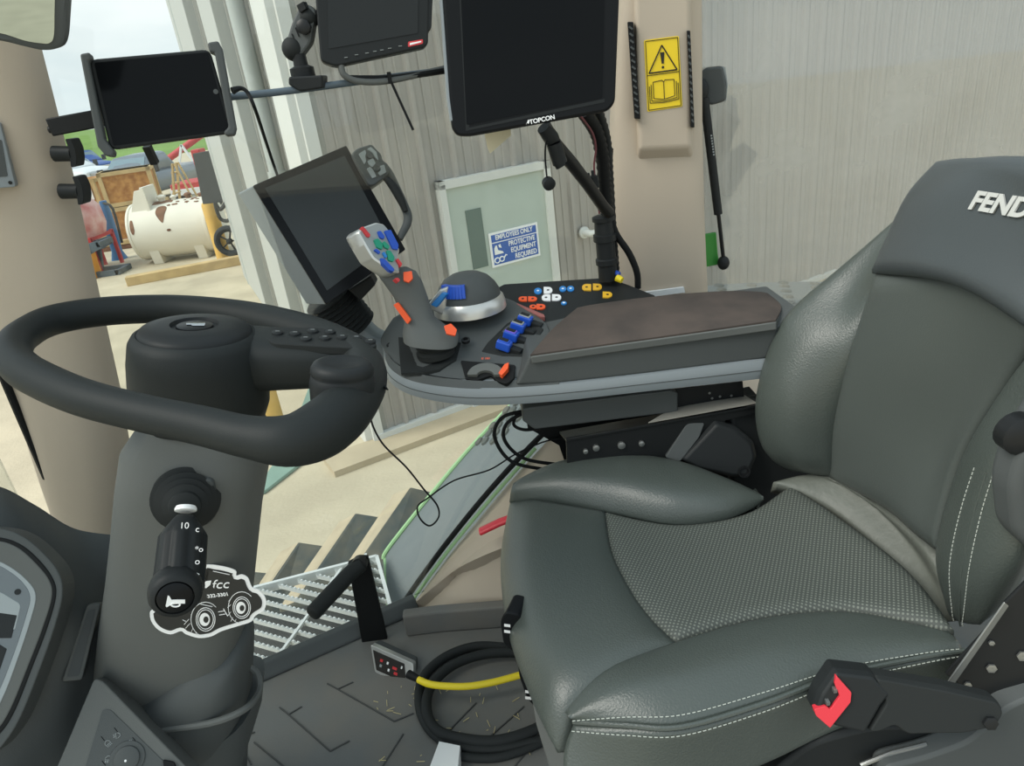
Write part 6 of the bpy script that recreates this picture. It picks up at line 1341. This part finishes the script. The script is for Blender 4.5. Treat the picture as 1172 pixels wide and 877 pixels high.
b0 = P(374, 338, 1.64); b1 = P(402, 372, 1.66); d = (b1 - b0).normalized(); L = (b1 - b0).length
k = MB(); pr = []
for i in range(9): pr += [(.054, L * i / 8.), (.063, L * (i + .5) / 8.)]
k.lathe(b0, d, pr, 32); k.build('bellows', M['rubber'], bw)
k = MB(); k.tube([P(404, 374, 1.67), P(422, 390, 1.68), P(446, 402, 1.69)], .042, 20); k.build('stalk_foot', M['silver'], bw)
# gas strut of the rear window with its handle pad, and green latch
gs = thing('window_strut', 'black gas strut with square pad at the front edge of the rear side window', 'strut', P(826, 305, 1.90))
k = MB(); k.tube([P(806, 112, 1.88), P(822, 245, 1.89)], .0115, 14); k.build('strut_tube', M['black'], gs)
k = MB(); k.tube([P(822, 243, 1.89), P(828, 296, 1.895)], .0055, 12); k.build('strut_rod', M['frameblk'], gs)
k = MB(); k.ball(P(803, 103, 1.88), (.018, .018, .028)); k.build('ball_end', M['black'], gs); k = MB(); k.ball(P(828, 301, 1.895), (.017, .017, .02)); k.build('ball_end', M['black'], gs)
sp3 = Plane(P(815, 98, 1.90), (-.35, -1, .0)); f = rrect(sp3.poly([(799, 84), (808, 77), (827, 75), (832, 95), (831, 116), (815, 121), (804, 118)]), .008); k = MB(); k.slab([q + sp3.n * .006 for q in inset(f, .004)], [q - sp3.n * .012 for q in f]); k.build('strut_pad', M['plastic'], gs, smooth=0, bevel=.003)
f = [sp3.hit(*q) - sp3.n * .014 for q in ((826, 76), (830, 77), (833, 97), (831, 116), (827, 117))]; k = MB(); k.slab(f, [q - sp3.n * .004 for q in f]); k.build('pad_liner', M['keygrey'], gs, smooth=0)
k = MB()
for j in range(8):
    q = P(813.0 + j * .42, 155 + j * 3.1, 1.876); k.box(q + V((.0, -.008, 0)), (.004, .001, .004))
k.build('worn_print', M['keygrey'], gs, smooth=0)
f = [P(*q, 1.915) for q in ((803, 269), (820, 266), (822, 292), (824, 303), (808, 306), (805, 302))]; k = MB(); k.slab(f, [q + V((0, .01, 0)) for q in f]); tag(k.build('green_latch', M['brightgreen'], smooth=0, bevel=.003), 'bright green latch plate at the foot of the strut', 'latch')
f = [P(*q, 1.80) for q in ((737, 335), (783, 329), (784, 335), (737, 341))]; k = MB(); k.slab(f, [q + V((0, .01, 0)) for q in f]); tag(k.build('white_strip', M['whitewrap'], smooth=0), 'white label strip at the foot of the middle pillar behind the armrest', 'label')
